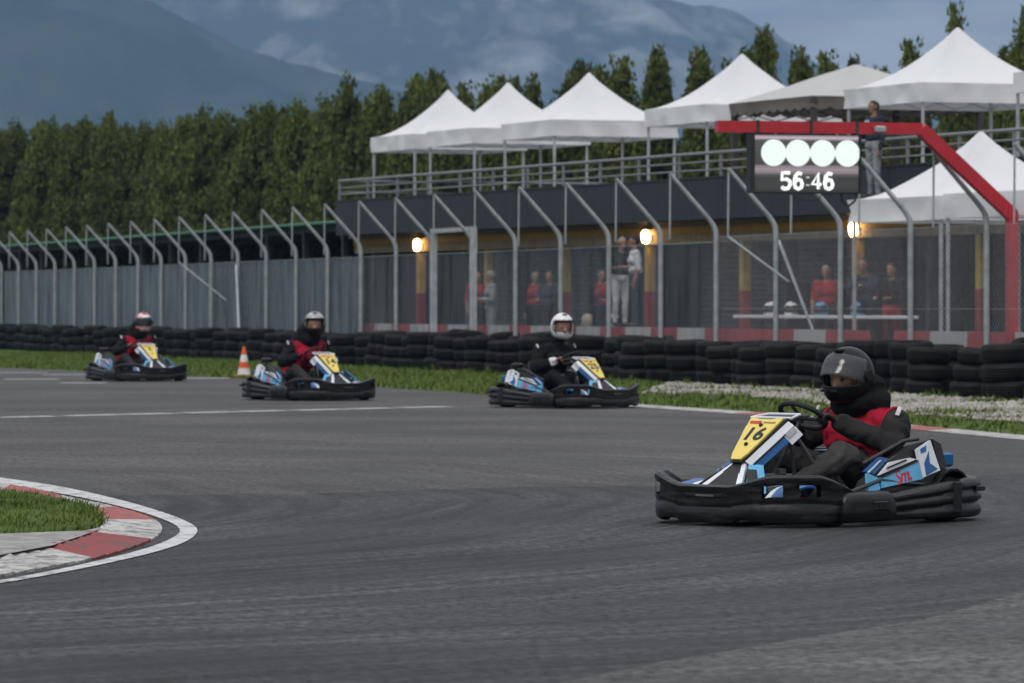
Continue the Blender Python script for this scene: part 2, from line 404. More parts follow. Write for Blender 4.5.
# grass verge strip
verge = [p for p in TEX[2:-2]] + tw_off(-.2)[::-1]
o = MB(); cnt = 0
twf = tw_off(.0)
ver = TE[0:] + [TE[-1] + Vector((-5, 9, 0))] + [p for p in TW[::-1]]
ver = [TE[0] + Vector((2.6, -14, 0))] + ver
GB = [G(640, 395), G(700, 395.5), G(760, 398), G(820, 404), G(880, 412), G(940, 417.5), G(1024, 424), G(1100, 428)]   # gravel front edge
gravel = GB + [Vector((7.9, 58, 0)) + Vector((.3, 0, 0))] + [p for p in TW if p.y < 79 and p.y > 58]
xs = [p.x for p in ver]; ys = [p.y for p in ver]
while cnt < 22000:
    t = rng.random() ** .8; y = min(ys) + t * (130 - min(ys)); x = rng.uniform(-17, 9)
    if not point_in(ver, x, y): continue
    q = noise.noise(Vector((x * .8, y * .8, 5)))
    if point_in(gravel, x, y) and (q < .05 or rng.random() < .3): continue
    blades(o, x, y, .0, .075 * (1 + .7 * q), .012, rng, 3); cnt += 1
stuff(o.build('verge_grass', GRASS), 'green grass strip between the track edge and the tyre wall', 'grass')
# gravel
GRAV = M('gravel_bed', (.17, .15, .125), .9, var=.6, scale=6, bump=.6, bscale=20)
sheet('gravel_bed', gravel, .006, GRAV)
STONE = M('gravel_stones', (.30, .28, .255), .85, var=.6, scale=3.5)
o = MB(); cnt = 0; xs = [p.x for p in gravel]; ys = [p.y for p in gravel]
OCT = [[0, 2, 4], [2, 1, 4], [1, 3, 4], [3, 0, 4], [2, 0, 5], [1, 2, 5], [3, 1, 5], [0, 3, 5]]
while cnt < 5200:
    x = rng.uniform(min(xs), max(xs)); y = rng.uniform(min(ys), max(ys))
    if not point_in(gravel, x, y): continue
    if noise.noise(Vector((x * .8, y * .8, 5))) > .16: continue
    r = rng.uniform(.02, .055); a = rng.uniform(0, 6.3); ca, sa_ = cos(a), sin(a)
    pts = [(r, 0, 0), (-r, .2 * r, 0), (.1 * r, r * .7, .1 * r), (0, -r * .8, 0), (0, 0, r * .75), (0, 0, -r * .5)]
    o.add([(x + p[0] * ca - p[1] * sa_ + rng.uniform(-.3, .3) * r, y + p[0] * sa_ + p[1] * ca, .012 + p[2] + rng.uniform(0, .3) * r) for p in pts], OCT); cnt += 1
stuff(o.build('gravel_stones', STONE), 'pale loose gravel in front of the tyre wall', 'gravel')
# weeds in the gravel foot
o = MB()
for _ in range(160):
    p = TW[0].lerp(TW[0], 0); t = rng.random(); i = int(t * (len(TW) - 2)); q = TW[i].lerp(TW[i + 1], rng.random())
    if q.y > 95: continue
    q = q + FN * rng.uniform(.1, .5); blades(o, q.x, q.y, 0, rng.uniform(.06, .17), .010, rng, 9)
stuff(o.build('weeds', GRASS), 'straggling weeds along the foot of the tyre wall', 'weeds')
# pit apron (raised floor behind the barrier)
PITC = M('pit_concrete', (.16, .16, .16), .85, var=.25, scale=1.5)
pit = [FP(-4) - FN * 1.0, FP(12) - FN * 1.0, FP(12) - FN * 6, FP(6) - FN * 18, FP(-4) - FN * 18]
o = MB(); o.add([(p.x, p.y, .35) for p in pit] + [(p.x, p.y, 0) for p in pit], [list(range(5))[::-1]] + [[i, (i + 1) % 5, 5 + (i + 1) % 5, 5 + i] for i in range(5)])
struct(o.build('pit_apron', PITC))

# ================================================================= MOUNTAINS, SKY, LIGHT
def mountain(name, Y0, prof, depth, mat, seed, rough, nx=220, ny=46):
    o = MB(); vs = []
    x0, x1 = prof[0][0], prof[-1][0]
    for j in range(ny + 1):
        t = j / ny
        for i in range(nx + 1):
            x = x0 + (x1 - x0) * i / nx
            for a, b in zip(prof, prof[1:]):
                if a[0] <= x <= b[0]: z = a[1] + (b[1] - a[1]) * (x - a[0]) / (b[0] - a[0])
            q = noise.fractal(Vector((x * .0050, t * depth * .0050 + seed, seed)), .8, 2.1, 9)
            rid = 1 - abs(noise.noise(Vector((x * .006, t * depth * .004, seed + 9))))
            up = sin(min(1, t / .8) * pi / 2) if t < .8 else 1 - (t - .8) * 1.2
            base = z * (up ** 1.25)
            vs.append((x, Y0 - depth * .8 + t * depth, max(-2, base + rough * q * (.35 + up) * (1 - max(0, up - .8) * 3) + rough * .6 * (rid - .8) * up * (1.25 - up) )))
    fs = []
    for j in range(ny):
        for i in range(nx): a = j * (nx + 1) + i; fs.append([a, a + 1, a + nx + 2, a + nx + 1])
    o.add(vs, fs, 0, True)
    return struct(o.build(name, mat))
def mount_mat(name, forest, rock, lo, hi, scale):
    m, N, L, b = nodes(name)
    tc = N.new('ShaderNodeTexCoord'); mp = N.new('ShaderNodeMapping'); mp.inputs['Scale'].default_value = (scale, scale * .4, scale * .8)
    L.new(tc.outputs['Object'], mp.inputs[0])
    n = N.new('ShaderNodeTexNoise'); n.inputs['Scale'].default_value = 1; n.inputs['Detail'].default_value = 10; n.inputs['Roughness'].default_value = .62; n.inputs['Distortion'].default_value = .4
    L.new(mp.outputs[0], n.inputs['Vector'])
    r = N.new('ShaderNodeValToRGB'); e = r.color_ramp.elements; e[0].position = lo; e[1].position = hi; e[0].color = (*forest, 1); e[1].color = (*rock, 1)
    L.new(n.outputs['Fac'], r.inputs[0]); L.new(r.outputs[0], b.inputs['Base Color']); b.inputs['Roughness'].default_value = 1; b.inputs['Specular IOR Level'].default_value = 0
    return m
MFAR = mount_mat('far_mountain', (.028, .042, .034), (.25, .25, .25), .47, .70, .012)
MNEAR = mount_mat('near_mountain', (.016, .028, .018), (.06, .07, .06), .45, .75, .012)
k5 = 5200 / F
def pr(px, py, k): return ((px - CX) * k, (YH - py) * k)
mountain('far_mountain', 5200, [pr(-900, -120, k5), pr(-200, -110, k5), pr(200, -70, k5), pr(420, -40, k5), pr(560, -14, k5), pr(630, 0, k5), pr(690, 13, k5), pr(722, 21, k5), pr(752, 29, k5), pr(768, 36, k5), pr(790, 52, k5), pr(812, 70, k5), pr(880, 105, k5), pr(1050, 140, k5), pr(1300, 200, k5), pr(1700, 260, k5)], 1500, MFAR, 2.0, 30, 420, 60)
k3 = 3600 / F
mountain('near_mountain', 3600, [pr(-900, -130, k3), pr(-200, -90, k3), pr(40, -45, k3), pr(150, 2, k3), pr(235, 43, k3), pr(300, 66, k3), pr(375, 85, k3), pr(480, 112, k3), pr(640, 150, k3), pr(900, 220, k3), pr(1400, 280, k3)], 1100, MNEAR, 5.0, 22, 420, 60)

SUN_EL, SUN_AZ = radians(52), radians(205)               # behind and to the left of the camera, veiled by cloud
w = bpy.data.worlds.new('World'); scene.world = w; w.use_nodes = True
N = w.node_tree.nodes; L = w.node_tree.links; bg = N['Background']
sky = N.new('ShaderNodeTexSky'); sky.sky_type = 'NISHITA'; sky.sun_disc = False; sky.sun_elevation = SUN_EL; sky.sun_rotation = SUN_AZ
sky.air_density = 1.2; sky.dust_density = 2.0
tc = N.new('ShaderNodeTexCoord')
sep = N.new('ShaderNodeSeparateXYZ'); L.new(tc.outputs['Generated'], sep.inputs[0])
mp = N.new('ShaderNodeMapping'); mp.inputs['Scale'].default_value = (14, 14, 46); L.new(tc.outputs['Generated'], mp.inputs[0])
cn = N.new('ShaderNodeTexNoise'); cn.inputs['Scale'].default_value = 1.0; cn.inputs['Detail'].default_value = 7; cn.inputs['Roughness'].default_value = .5; cn.inputs['Distortion'].default_value = .5
L.new(mp.outputs[0], cn.inputs['Vector'])
cr = N.new('ShaderNodeValToRGB'); e = cr.color_ramp.elements
e[0].position = .38; e[1].position = .66; e[0].color = (1.24, 1.28, 1.38, 1); e[1].color = (4.2, 4.2, 4.2, 1)
L.new(cn.outputs['Fac'], cr.inputs[0])
# overcast: brighter towards the zenith
zr = N.new('ShaderNodeMapRange'); zr.inputs[1].default_value = .02; zr.inputs[2].default_value = .75; zr.inputs[3].default_value = 1.0; zr.inputs[4].default_value = 3.9
L.new(sep.outputs['Z'], zr.inputs[0])
cm = N.new('ShaderNodeMix'); cm.data_type = 'RGBA'; cm.blend_type = 'MULTIPLY'; cm.inputs[0].default_value = 1
L.new(cr.outputs[0], cm.inputs[6]); L.new(zr.outputs[0], cm.inputs[7])
mix = N.new('ShaderNodeMix'); mix.data_type = 'RGBA'; mix.inputs[0].default_value = .94
L.new(sky.outputs[0], mix.inputs[6]); L.new(cm.outputs[2], mix.inputs[7])
L.new(mix.outputs[2], bg.inputs[0]); bg.inputs[1].default_value = .10
sl = bpy.data.lights.new('sun', 'SUN'); sl.energy = 1.35; sl.angle = radians(20); sl.color = (1, .97, .93)
so = bpy.data.objects.new('sun', sl); COL.objects.link(so)
sd = Vector((sin(SUN_AZ) * cos(SUN_EL), cos(SUN_AZ) * cos(SUN_EL), sin(SUN_EL)))
so.rotation_euler = sd.to_track_quat('Z', 'Y').to_euler(); so.location = sd * 60
# haze
hm = bpy.data.materials.new('haze_air'); hm.use_nodes = True; nt = hm.node_tree; nt.nodes.clear()
out = nt.nodes.new('ShaderNodeOutputMaterial'); pv = nt.nodes.new('ShaderNodeVolumePrincipled')
pv.inputs['Color'].default_value = (.38, .63, 1.0, 1); pv.inputs['Density'].default_value = 1.5e-4; pv.inputs['Anisotropy'].default_value = 0.0
nt.links.new(pv.outputs[0], out.inputs['Volume'])
o = MB(); o.box((0, 3650, 299), (7400, 7900, 600)); hz = o.build('haze', hm); stuff(hz)

# ================================================================= TREES
def leaf_mat():
    m, N, L, b = nodes('conifer_foliage')
    tc = N.new('ShaderNodeTexCoord'); n = N.new('ShaderNodeTexNoise'); n.inputs['Scale'].default_value = 4.5; n.inputs['Detail'].default_value = 5
    oi = N.new('ShaderNodeObjectInfo')
    L.new(tc.outputs['Object'], n.inputs['Vector'])
    r = N.new('ShaderNodeValToRGB'); e = r.color_ramp.elements
    e[0].position = .34; e[1].position = .68; e[0].color = (.036, .058, .016, 1); e[1].color = (.125, .145, .038, 1)
    L.new(n.outputs['Fac'], r.inputs[0])
    hs = N.new('ShaderNodeHueSaturation'); rr = N.new('ShaderNodeMapRange'); rr.inputs[3].default_value = .72; rr.inputs[4].default_value = 1.25
    L.new(oi.outputs['Random'], rr.inputs[0]); L.new(rr.outputs[0], hs.inputs['Value']); L.new(r.outputs[0], hs.inputs['Color'])
    L.new(hs.outputs[0], b.inputs['Base Color']); b.inputs['Roughness'].default_value = .8; b.inputs['Specular IOR Level'].default_value = .12
    return m
LEAF = leaf_mat(); BARK = M('bark', (.06, .045, .035), .95, var=.4, bump=.5, bscale=20)
def crown_mesh(seed, h, R, slim):
    rg = random.Random(seed); o = MB()
    def leafs(c, rad, n, s):
        for _ in range(n):
            d = Vector((rg.gauss(0, 1), rg.gauss(0, 1), rg.gauss(0, 1))).normalized() * rad * rg.random() ** .4
            p = c + Vector((d.x, d.y, d.z * 1.5)); a = rg.uniform(0, 2 * pi); up = Vector((rg.gauss(0, .3), rg.gauss(0, .3), 1)).normalized()
            sd_ = Vector((cos(a), sin(a), rg.uniform(-.3, .3))); sz = s * rg.uniform(.6, 1.4)
            o.add([p - sd_ * sz * .4, p + sd_ * sz * .4, p + up * sz * 1.3], [[0, 1, 2]])
    def rz(t): return R * ((1 - t) ** (.58 if not slim else .82)) * (.82 + .18 * sin(t * 9 + seed)) + .05
    for k in range(150):
        t = rg.random() ** .9 * .97 + .02; a = rg.uniform(0, 2 * pi); r = rz(t) * rg.uniform(.55, 1.08)
        lean = rg.uniform(.2, .5)
        leafs(Vector((cos(a) * r, sin(a) * r, t * h)), .30 * (1.1 - t * .7), 44, .115)
        leafs(Vector((cos(a) * r * 1.12, sin(a) * r * 1.12, t * h + lean)), .15, 12, .095)
    for k in range(40):
        t = rg.random() * .93; a = rg.uniform(0, 2 * pi); r = rz(t) * rg.uniform(0, .5); leafs(Vector((cos(a) * r, sin(a) * r, t * h)), .4 * (1.1 - t), 30, .19)
    for k in range(7): leafs(Vector((rg.gauss(0, .04), rg.gauss(0, .04), h * (.9 + .02 * k))), .12, 6, .15)
    ob = o.build('crown', LEAF); me = ob.data; bpy.data.objects.remove(ob); return me
def trunk_mesh(h):
    o = MB(); o.tube([(0, 0, 0), (.03, .02, h * .3), (0, 0, h * .7), (0, 0, h * .97)], [.16, .13, .07, .012], 8)
    for k in range(14):
        a = k * 2.4; z = h * (.12 + .055 * k); l = 1.0 * (1 - z / h)
        o.tube([(0, 0, z), (cos(a) * l * .6, sin(a) * l * .6, z + .12), (cos(a) * l, sin(a) * l, z + .35)], [.03, .018, .006], 5)
    ob = o.build('trunk', BARK); me = ob.data; bpy.data.objects.remove(ob); return me
TM = [(crown_mesh(s, 8.0, r, sl_), trunk_mesh(8.0)) for s, r, sl_ in ((1, 1.55, 0), (2, 1.45, 0), (3, 1.6, 0), (4, 1.35, 1), (5, 1.25, 1))]
cT = 50.0; mB = .407
rng = random.Random(5)
def treepos(px): Y = cT / (mB + (px - CX) / F); return Vector(((px - CX) / F * Y, Y, 0))
pa, pb = treepos(-40), treepos(1075)
NT = 92
spots = []
for i in range(NT): spots.append(pa.lerp(pb, i / (NT - 1)) + Vector((rng.uniform(-.5, .5), rng.uniform(-.4, .4), 0)))
for i in range(34): spots.append(pa.lerp(treepos(470), (i + .5) / 34) + Vector((1.6 + rng.uniform(-.4, .4), 1.2 + rng.uniform(-.5, .5), 0)))
for i in range(26): spots.append(treepos(470).lerp(pb, (i + .5) / 26) + Vector((2.0 + rng.uniform(-.4, .4), 1.2 + rng.uniform(-.5, .5), 0)))
for px in (840, 905, 925, 940, 955, 970, 1000): spots.append(treepos(px) + Vector((3.2 + rng.uniform(-.4, .4), 1.2, 0)))
for i, p in enumerate(spots):
    px = CX + F * p.x / p.y
    if px < 345: lab = 'dense dark green conifer in the hedge behind the long low shed'
    elif px < 480: lab = 'bushy green conifer in the hedge behind the farthest white tents'
    elif px < 760: lab = 'green conifer rising behind the middle white tents on the deck'
    else: lab = 'slender pointed conifer standing behind the grey pavilion and nearest deck tents'
    t = thing('conifer_tree', lab, 'tree', p, rng.uniform(0, 6.3), 'conifers in the hedge behind the pits')
    c, tr = TM[rng.choice((0, 1, 2, 0, 1, 2, 3))] if px < 420 else TM[rng.choice((3, 4, 1, 4))]
    if px < 330: hs, wz = rng.uniform(.89, .925) + (.05 if px < 110 else 0), rng.uniform(.95, 1.2)
    elif px < 440: hs, wz = rng.uniform(.90, .97), rng.uniform(.95, 1.2)
    elif px < 760: hs, wz = rng.uniform(.86, .95), rng.uniform(.95, 1.25)
    else: hs, wz = rng.uniform(.78, .97), rng.uniform(.7, 1.0)
    if i >= NT: hs *= 1.0 if px < 470 else .90
    t.scale = (wz, wz, hs)
    for nm, me in (('crown', c), ('trunk', tr)):
        q = bpy.data.objects.new(nm, me); COL.objects.link(q); q.parent = t

# ================================================================= PIT BUILDING
cB = 39.8
def bpos(px, off=0.0):                                   # point on the facade line (off = metres behind)
    c = cB; Y = c / (mB + (px - CX) / F); p = Vector(((px - CX) / F * Y, Y, 0)); return p + BN * -off
BD = Vector((-mB, 1, 0)).normalized(); BN = Vector((-BD.y, BD.x, 0))   # along (away), and towards the track
BNAVY = M('navy_cladding', (.020, .024, .034), .55, var=.15, scale=2)
YWALL = M('yellow_paint', (.36, .26, .06), .8, var=.2)
REDW = M('dark_red_paint', (.20, .028, .03), .8, var=.2)
DARKW = M('dark_interior_wall', (.09, .088, .088), .85, var=.3, scale=1.2)
BEIGE = M('beige_lintel', (.22, .18, .11), .85, var=.2)
SHUT = M('roller_shutter', (.055, .06, .066), .6, var=.2)
p_left = bpos(338); p_right = bpos(1130)
Lb = (p_left - p_right).length
bld = thing('pit_building', 'long dark pit building with roof deck, yellow and red columns and open garages', 'building', p_right, atan2(BD.y, BD.x))
# local: x along BD (away from camera), y = left of BD = towards the track (BN)
def part(mb, name, mat): return mb.build(name, mat, bld)
m_ = MB()
for k in range(int(Lb / 1.22) + 1):
    x0 = k * 1.22; x1 = min(Lb, x0 + 1.21)
    if x1 > x0: m_.box(((x0 + x1) / 2, 0.02, 3.45), (x1 - x0, .06, .80))
m_.box((Lb / 2, -.04, 3.45), (Lb, .05, .79)); m_.box((Lb, -4, 3.45), (.06, 8, .80)); m_.box((Lb / 2, 0.0, 3.87), (Lb, .14, .035))
part(m_, 'parapet', BNAVY)
m_ = MB(); m_.box((Lb / 2, -4.1, 3.17), (Lb - .1, 7.9, .2)); part(m_, 'roof_deck', PITC)
m_ = MB(); m_.box((Lb / 2, -.55, 2.83), (Lb, .25, .43)); part(m_, 'lintel', BEIGE)
m_ = MB(); m_.box((Lb / 2, -.40, 2.87), (Lb * .999, .02, .14)); part(m_, 'fascia_strip', M('ochre_strip', (.30, .17, .015), .7))
m_ = MB(); m_.box((Lb / 2, -5.5, 1.5), (Lb, .2, 3.1)); m_.box((Lb, -3.2, 1.5), (.2, 4.6, 3.1)); part(m_, 'back_wall', DARKW)
cols = [421, 489, 566, 650, 745, 858, 982, 1110]
def bl(px, off=.55):
    c = cB + off * sqrt(1 + mB * mB); Y = c / (mB + (px - CX) / F); return (Vector(((px - CX) / F * Y, Y, 0)) - p_right).dot(BD)
LAMPM = M('lamp_glass', (.9, .8, .6), .3, emit=((1, .60, .24), 26.0))
for k, px in enumerate(cols):
    x = bl(px); m_ = MB(); m_.box((x, -.55, 2.13), (.18, .17, .96), mi=0); m_.box((x, -.55, 1.0), (.183, .173, 1.3), mi=1)
    part(m_, 'column', [YWALL, REDW])
    x0 = x; x1 = bl(cols[k + 1]) if k + 1 < len(cols) else 0
    if k + 1 < len(cols):
        sh = MB(); w_ = abs(x0 - x1) - .5; xc = (x0 + x1) / 2
        for r in range(22 if k != 4 else 9):
            zz = .36 + r * .11 if k != 4 else 1.8 + r * .11
            sh.box((xc, -1.6, zz + .05), (w_, .05, .095), bev=.015)
        if k in (0, 1, 3, 4): part(sh, 'roller_shutter', SHUT)
        wl = MB(); wl.box((x0, -1.9 - 1.8, 1.5), (.15, 3.4, 2.9)); part(wl, 'partition', DARKW)
def wall_lamp(px, lab):
    p = p_right + BD * bl(px, .40); t = thing('wall_lamp', lab, 'lamp', p + BN * -.40 + Vector((0, 0, 2.74)), atan2(BD.y, BD.x), 'wall lamps on the pit columns')
    a = MB(); a.box((0, .03, .18), (.28, .16, .03)); a.box((0, -.005, .05), (.16, .03, .26)); a.build('bracket', DSTEEL, t)
    b = MB(); b.lathe([(.02, -.13), (.065, -.11), (.085, -.04), (.085, .06), (.06, .12), (.02, .14)], (0, .10, 0.02), 'z', 14); b.build('glass', LAMPM, t)
wall_lamp(421, 'lit warm wall lamp left of the fence gate'); wall_lamp(650, 'lit warm wall lamp beside the man in the white shirt'); wall_lamp(858, 'lit warm wall lamp below the corner of the timing display')
NOTE = M('paper', (.45, .5, .52), .7)
t = thing('notice', 'small pale notice fixed on the dark garage shutter', 'notice', bpos(690, 1.8) + Vector((0, 0, 1.95)), atan2(BD.y, BD.x))
a = MB(); a.box((0, 0, 0), (.55, .01, .55)); a.build('paper', NOTE, t)
# deck railing
rl = thing('deck_railing', 'grey metal railing with horizontal bars along the roof deck edge', 'railing', p_right + Vector((0, 0, 3.885)), atan2(BD.y, BD.x))
GREYM = M('grey_painted_metal', (.22, .23, .25), .5, metal=.3)
n = int(Lb / 1.9)
for k in range(n + 1):
    x = Lb * k / n - (.05 if k == n else 0) ; a = MB(); a.box((x, -.03, .23), (.05, .05, .47)); a.build('post', GREYM, rl)
for z, r in ((.47, .032), (.30, .018), (.14, .018)):
    a = MB(); a.tube([(0, -.03, z), (Lb, -.03, z)], r, 8); a.build('rail', GREYM, rl)
for z, r in ((.47, .03), (.2, .018)):
    a = MB(); a.tube([(Lb - .03, -.03, z), (Lb - .03, -7.6, z)], r, 8); a.build('rail', GREYM, rl)
# far railing on the other edge of the deck
a = thing('deck_railing', 'grey metal railing along the far side of the roof deck', 'railing', p_right + BN * -7.8 + Vector((0, 0, 3.3)), atan2(BD.y, BD.x))
for z in (1.05, .7, .4):
    q = MB(); q.tube([(0, 0, z), (Lb, 0, z)], .025, 6); q.build('rail', GREYM, a)
for k in range(0, n + 1, 2):
    q = MB(); q.box((Lb * k / n, 0, .52), (.05, .05, 1.04)); q.build('post', GREYM, a)
# low shed with green roof edge
GREENM = M('green_gutter', (.03, .13, .075), .5)
SHEDR = M('shed_roof', (.05, .055, .06), .7, var=.3)
s0 = FP(12.9) - FN * 2.6; Ls = 78.0
sh = thing('storage_shed', 'long low open shed with a dark interior and green roof edge', 'shed', s0 + Vector((0, 0, .16)), atan2(FD.y, FD.x))
a = MB(); a.tube([(-.2, .35, 3.31), (Ls, .35, 3.31)], .045, 8); a.build('gutter', GREENM, sh)
a = MB(); a.poly([(-.2, .3, 3.30), (Ls, .3, 3.30), (Ls, -6, 3.1), (-.2, -6, 3.1)], -.05); a.build('roof', SHEDR, sh)
a = MB(); a.box((Ls / 2, -5.8, 1.55), (Ls, .15, 3.1)); a.build('back_wall', DARKW, sh)
for k in range(19):
    a = MB(); a.box((k * 4.1 + .5, 0, 1.62), (.14, .14, 3.24)); a.build('post', DSTEEL, sh)
a = MB(); a.box((Ls / 2, .0, 3.17), (Ls, .1, .14)); a.build('beam', SHEDR, sh)
t = thing('tube_lamp', 'long unlit fluorescent fitting hanging under the shed roof', 'lamp', s0 + FD * 9 + FN * -.2 + Vector((0, 0, 3.12)), atan2(FD.y, FD.x))
a = MB(); a.box((0, 0, 0), (1.3, .12, .05), bev=.01); a.tube([(-.6, 0, -.035), (.6, 0, -.035)], .015, 6); a.build('tube', M('lamp_tube', (.6, .62, .62), .4), t)

# ================================================================= TENTS
FAB = None
def fabric(name, col):
    m, N, L, b = nodes(name)
    b.inputs['Base Color'].default_value = (*col, 1); b.inputs['Roughness'].default_value = .75; b.inputs['Specular IOR Level'].default_value = .2
    tr = N.new('ShaderNodeBsdfTranslucent'); tr.inputs[0].default_value = (*col, 1)
    mx = N.new('ShaderNodeMixShader'); mx.inputs[0].default_value = .22
    tc = N.new('ShaderNodeTexCoord'); n = N.new('ShaderNodeTexNoise'); n.inputs['Scale'].default_value = 1.6; n.inputs['Detail'].default_value = 3; n.inputs['Distortion'].default_value = 1.0
    L.new(tc.outputs['Object'], n.inputs['Vector'])
    bp = N.new('ShaderNodeBump'); bp.inputs['Strength'].default_value = .35; bp.inputs['Distance'].default_value = .08
    L.new(n.outputs['Fac'], bp.inputs['Height']); L.new(bp.outputs['Normal'], b.inputs['Normal'])
    L.new(b.outputs[0], mx.inputs[1]); L.new(tr.outputs[0], mx.inputs[2]); L.new(mx.outputs[0], N['Material Output'].inputs[0])
    return m
FAB = fabric('white_canvas', (.78, .79, .81)); GFAB = fabric('grey_canvas', (.55, .55, .54)); BFAB = fabric('brown_canvas', (.17, .15, .135))
ALU = M('white_aluminium', (.50, .52, .55), .4, metal=.4); BROWNP = M('brown_post', (.05, .042, .04), .6)
def tent(p, z0, size, eave_lo, eave_hi, peak, lab, group, kind='white', seed=0, name='pop_up_tent', power=1.65):
    t = thing(name, lab, 'tent', (p.x, p.y, z0), atan2(BD.y, BD.x), group)
    h = size / 2; rg = random.Random(seed); a = MB()
    nL, nS = 9, 10; rings = []
    def side(s_, k, n): 
        u = -1 + 2 * k / n
        return [(u, -1), (1, u), (-u, 1), (-1, -u)][s_]
    for j in range(nL + 1):
        v = j / nL; ring = []
        z = eave_hi + (peak - eave_hi) * (v ** power)
        for s_ in range(4):
            for k in range(nS):
                x, y = side(s_, k, nS); sc = (1 - v) if v < 1 else .012
                sag = -.07 * sin(pi * k / nS) * sin(pi * v) + .03 * noise.noise(Vector((x * 2.2, y * 2.2, v * 3 + seed))) * sin(pi * v)
                ring.append(Vector((x * h * sc, y * h * sc, z - z0 + sag)))
        rings.append(ring)
    a.rings(rings, True, False); 
    a.build('canopy', FAB if kind == 'white' else GFAB, t)
    b = MB(); r2 = []
    for z, inn in ((eave_hi, 0), ((eave_hi + eave_lo) / 2, .015), (eave_lo, 0)):
        ring = []
        for s_ in range(4):
            for k in range(40):
                x, y = side(s_, k, 40); q = noise.noise(Vector((x * 3, y * 3, z * 5 + seed))) * .045
                zz = z - z0
                if kind != 'white' and z == eave_lo: zz -= .06 * abs(sin(k * pi / 4))
                ring.append(Vector((x * (h + .012 - inn + q), y * (h + .012 - inn + q), zz)))
        r2.append(ring)
    b.rings(r2, True, False); b.build('valance', FAB if kind == 'white' else BFAB, t)
    lm = ALU if kind == 'white' else BROWNP; w_ = .045 if kind == 'white' else .11
    for sx in (-1, 1):
        for sy in (-1, 1):
            c = MB(); c.box((sx * (h - .06), sy * (h - .06), (eave_hi - z0) / 2 - .01), (w_, w_, eave_hi - z0 - .02)); c.box((sx * (h - .06), sy * (h - .06), .01), (w_ + .05, w_ + .05, .02)); c.build('leg', lm, t)
    f = MB(); zt = eave_hi - z0 - .12
    for s_ in range(4):
        for k in range(4):
            x0, y0 = side(s_, k, 4); x1, y1 = side(s_, k + 1, 4); hh = h - .06
            f.tube([(x0 * hh, y0 * hh, zt), (x1 * hh, y1 * hh, zt - .22)], .012, 5); f.tube([(x0 * hh, y0 * hh, zt - .22), (x1 * hh, y1 * hh, zt)], .012, 5)
    for sx, sy in ((1, 1), (-1, 1), (1, -1), (-1, -1)): f.tube([(sx * (h - .06), sy * (h - .06), zt + .08), (0, 0, zt + .25)], .014, 5)
    f.tube([(0, 0, zt + .2), (0, 0, peak - z0 - .06)], .018, 6)
    f.build('frame', lm, t)
    return t
def row(px, off=2.62):
    Y = (cB + off * sqrt(1 + mB * mB)) / (mB + (px - CX) / F); return Vector(((px - CX) / F * Y, Y, 0))
GT = 'white pop-up tents on the roof deck'
for px, s_, lab in ((448, 2.9, 'white pop-up tent farthest left on the roof deck'), (508, 2.92, 'second white pop-up tent from the left on the roof deck'), (589, 3.0, 'third white pop-up tent from the left, above the gap right of the gate'), (742, 3.05, 'white pop-up tent on the deck just left of the grey pavilion'), (957.6, 3.15, 'largest white pop-up tent, right of the grey pavilion on the deck'), (1137, 3.15, 'white pop-up tent on the deck cut off by the right edge')):
    tent(row(px), 3.272, s_, 5.08, 5.44, 6.56, lab, GT, seed=px)
tent(row(856), 3.272, 3.7, 5.16, 5.36, 6.08, 'grey pavilion with brown scalloped valance between white deck tents', None, 'grey', 3, 'pavilion', 1.0)
gp = lambda px, Y: Vector(((px - CX) / F * Y, Y, 0))
tent(gp(981, 73.6), .352, 3.2, 2.72, 3.10, 4.2, 'big white tent standing on the pit floor under the red arm', 'white tents on the pit floor', seed=1, power=1.65)
tent(gp(1083, 69.6), .352, 3.2, 2.72, 3.10, 4.2, 'white tent on the pit floor at the right edge behind the red post', 'white tents on the pit floor', seed=2, power=1.65)

# ================================================================= FENCE
fo = FP(0); fang = atan2(FD.y, FD.x); BAY = 3.06175
fence = thing('track_fence', 'tall mesh fence on bent galvanised posts with plastic sheets behind the tyre wall', 'fence', fo, fang)
pm = MB(); A_ = []
pts = [(0, 0, 0), (0, 0, 2.58), (0, .02, 2.70), (0, .07, 2.79), (0, .16, 2.90), (0, .855, 3.66)]
pm.tube(pts, [.046, .046, .046, .044, .04, .036], 10)
rm = MB(); rm.tube([(0, .85, 3.66), (0, .86, 2.52)], .017, 6)
post0 = pm.build('post', STEEL, fence); rod0 = rm.build('hanging_rod', STEEL, post0)
def put(i):
    p = post0 if i == 0 else post0.copy()
    r = rod0 if i == 0 else rod0.copy()
    if i: COL.objects.link(p); COL.objects.link(r); p.parent = fence; r.parent = p
    p.location = (i * BAY, 0, 0)
for i in range(-2, 28): put(i)
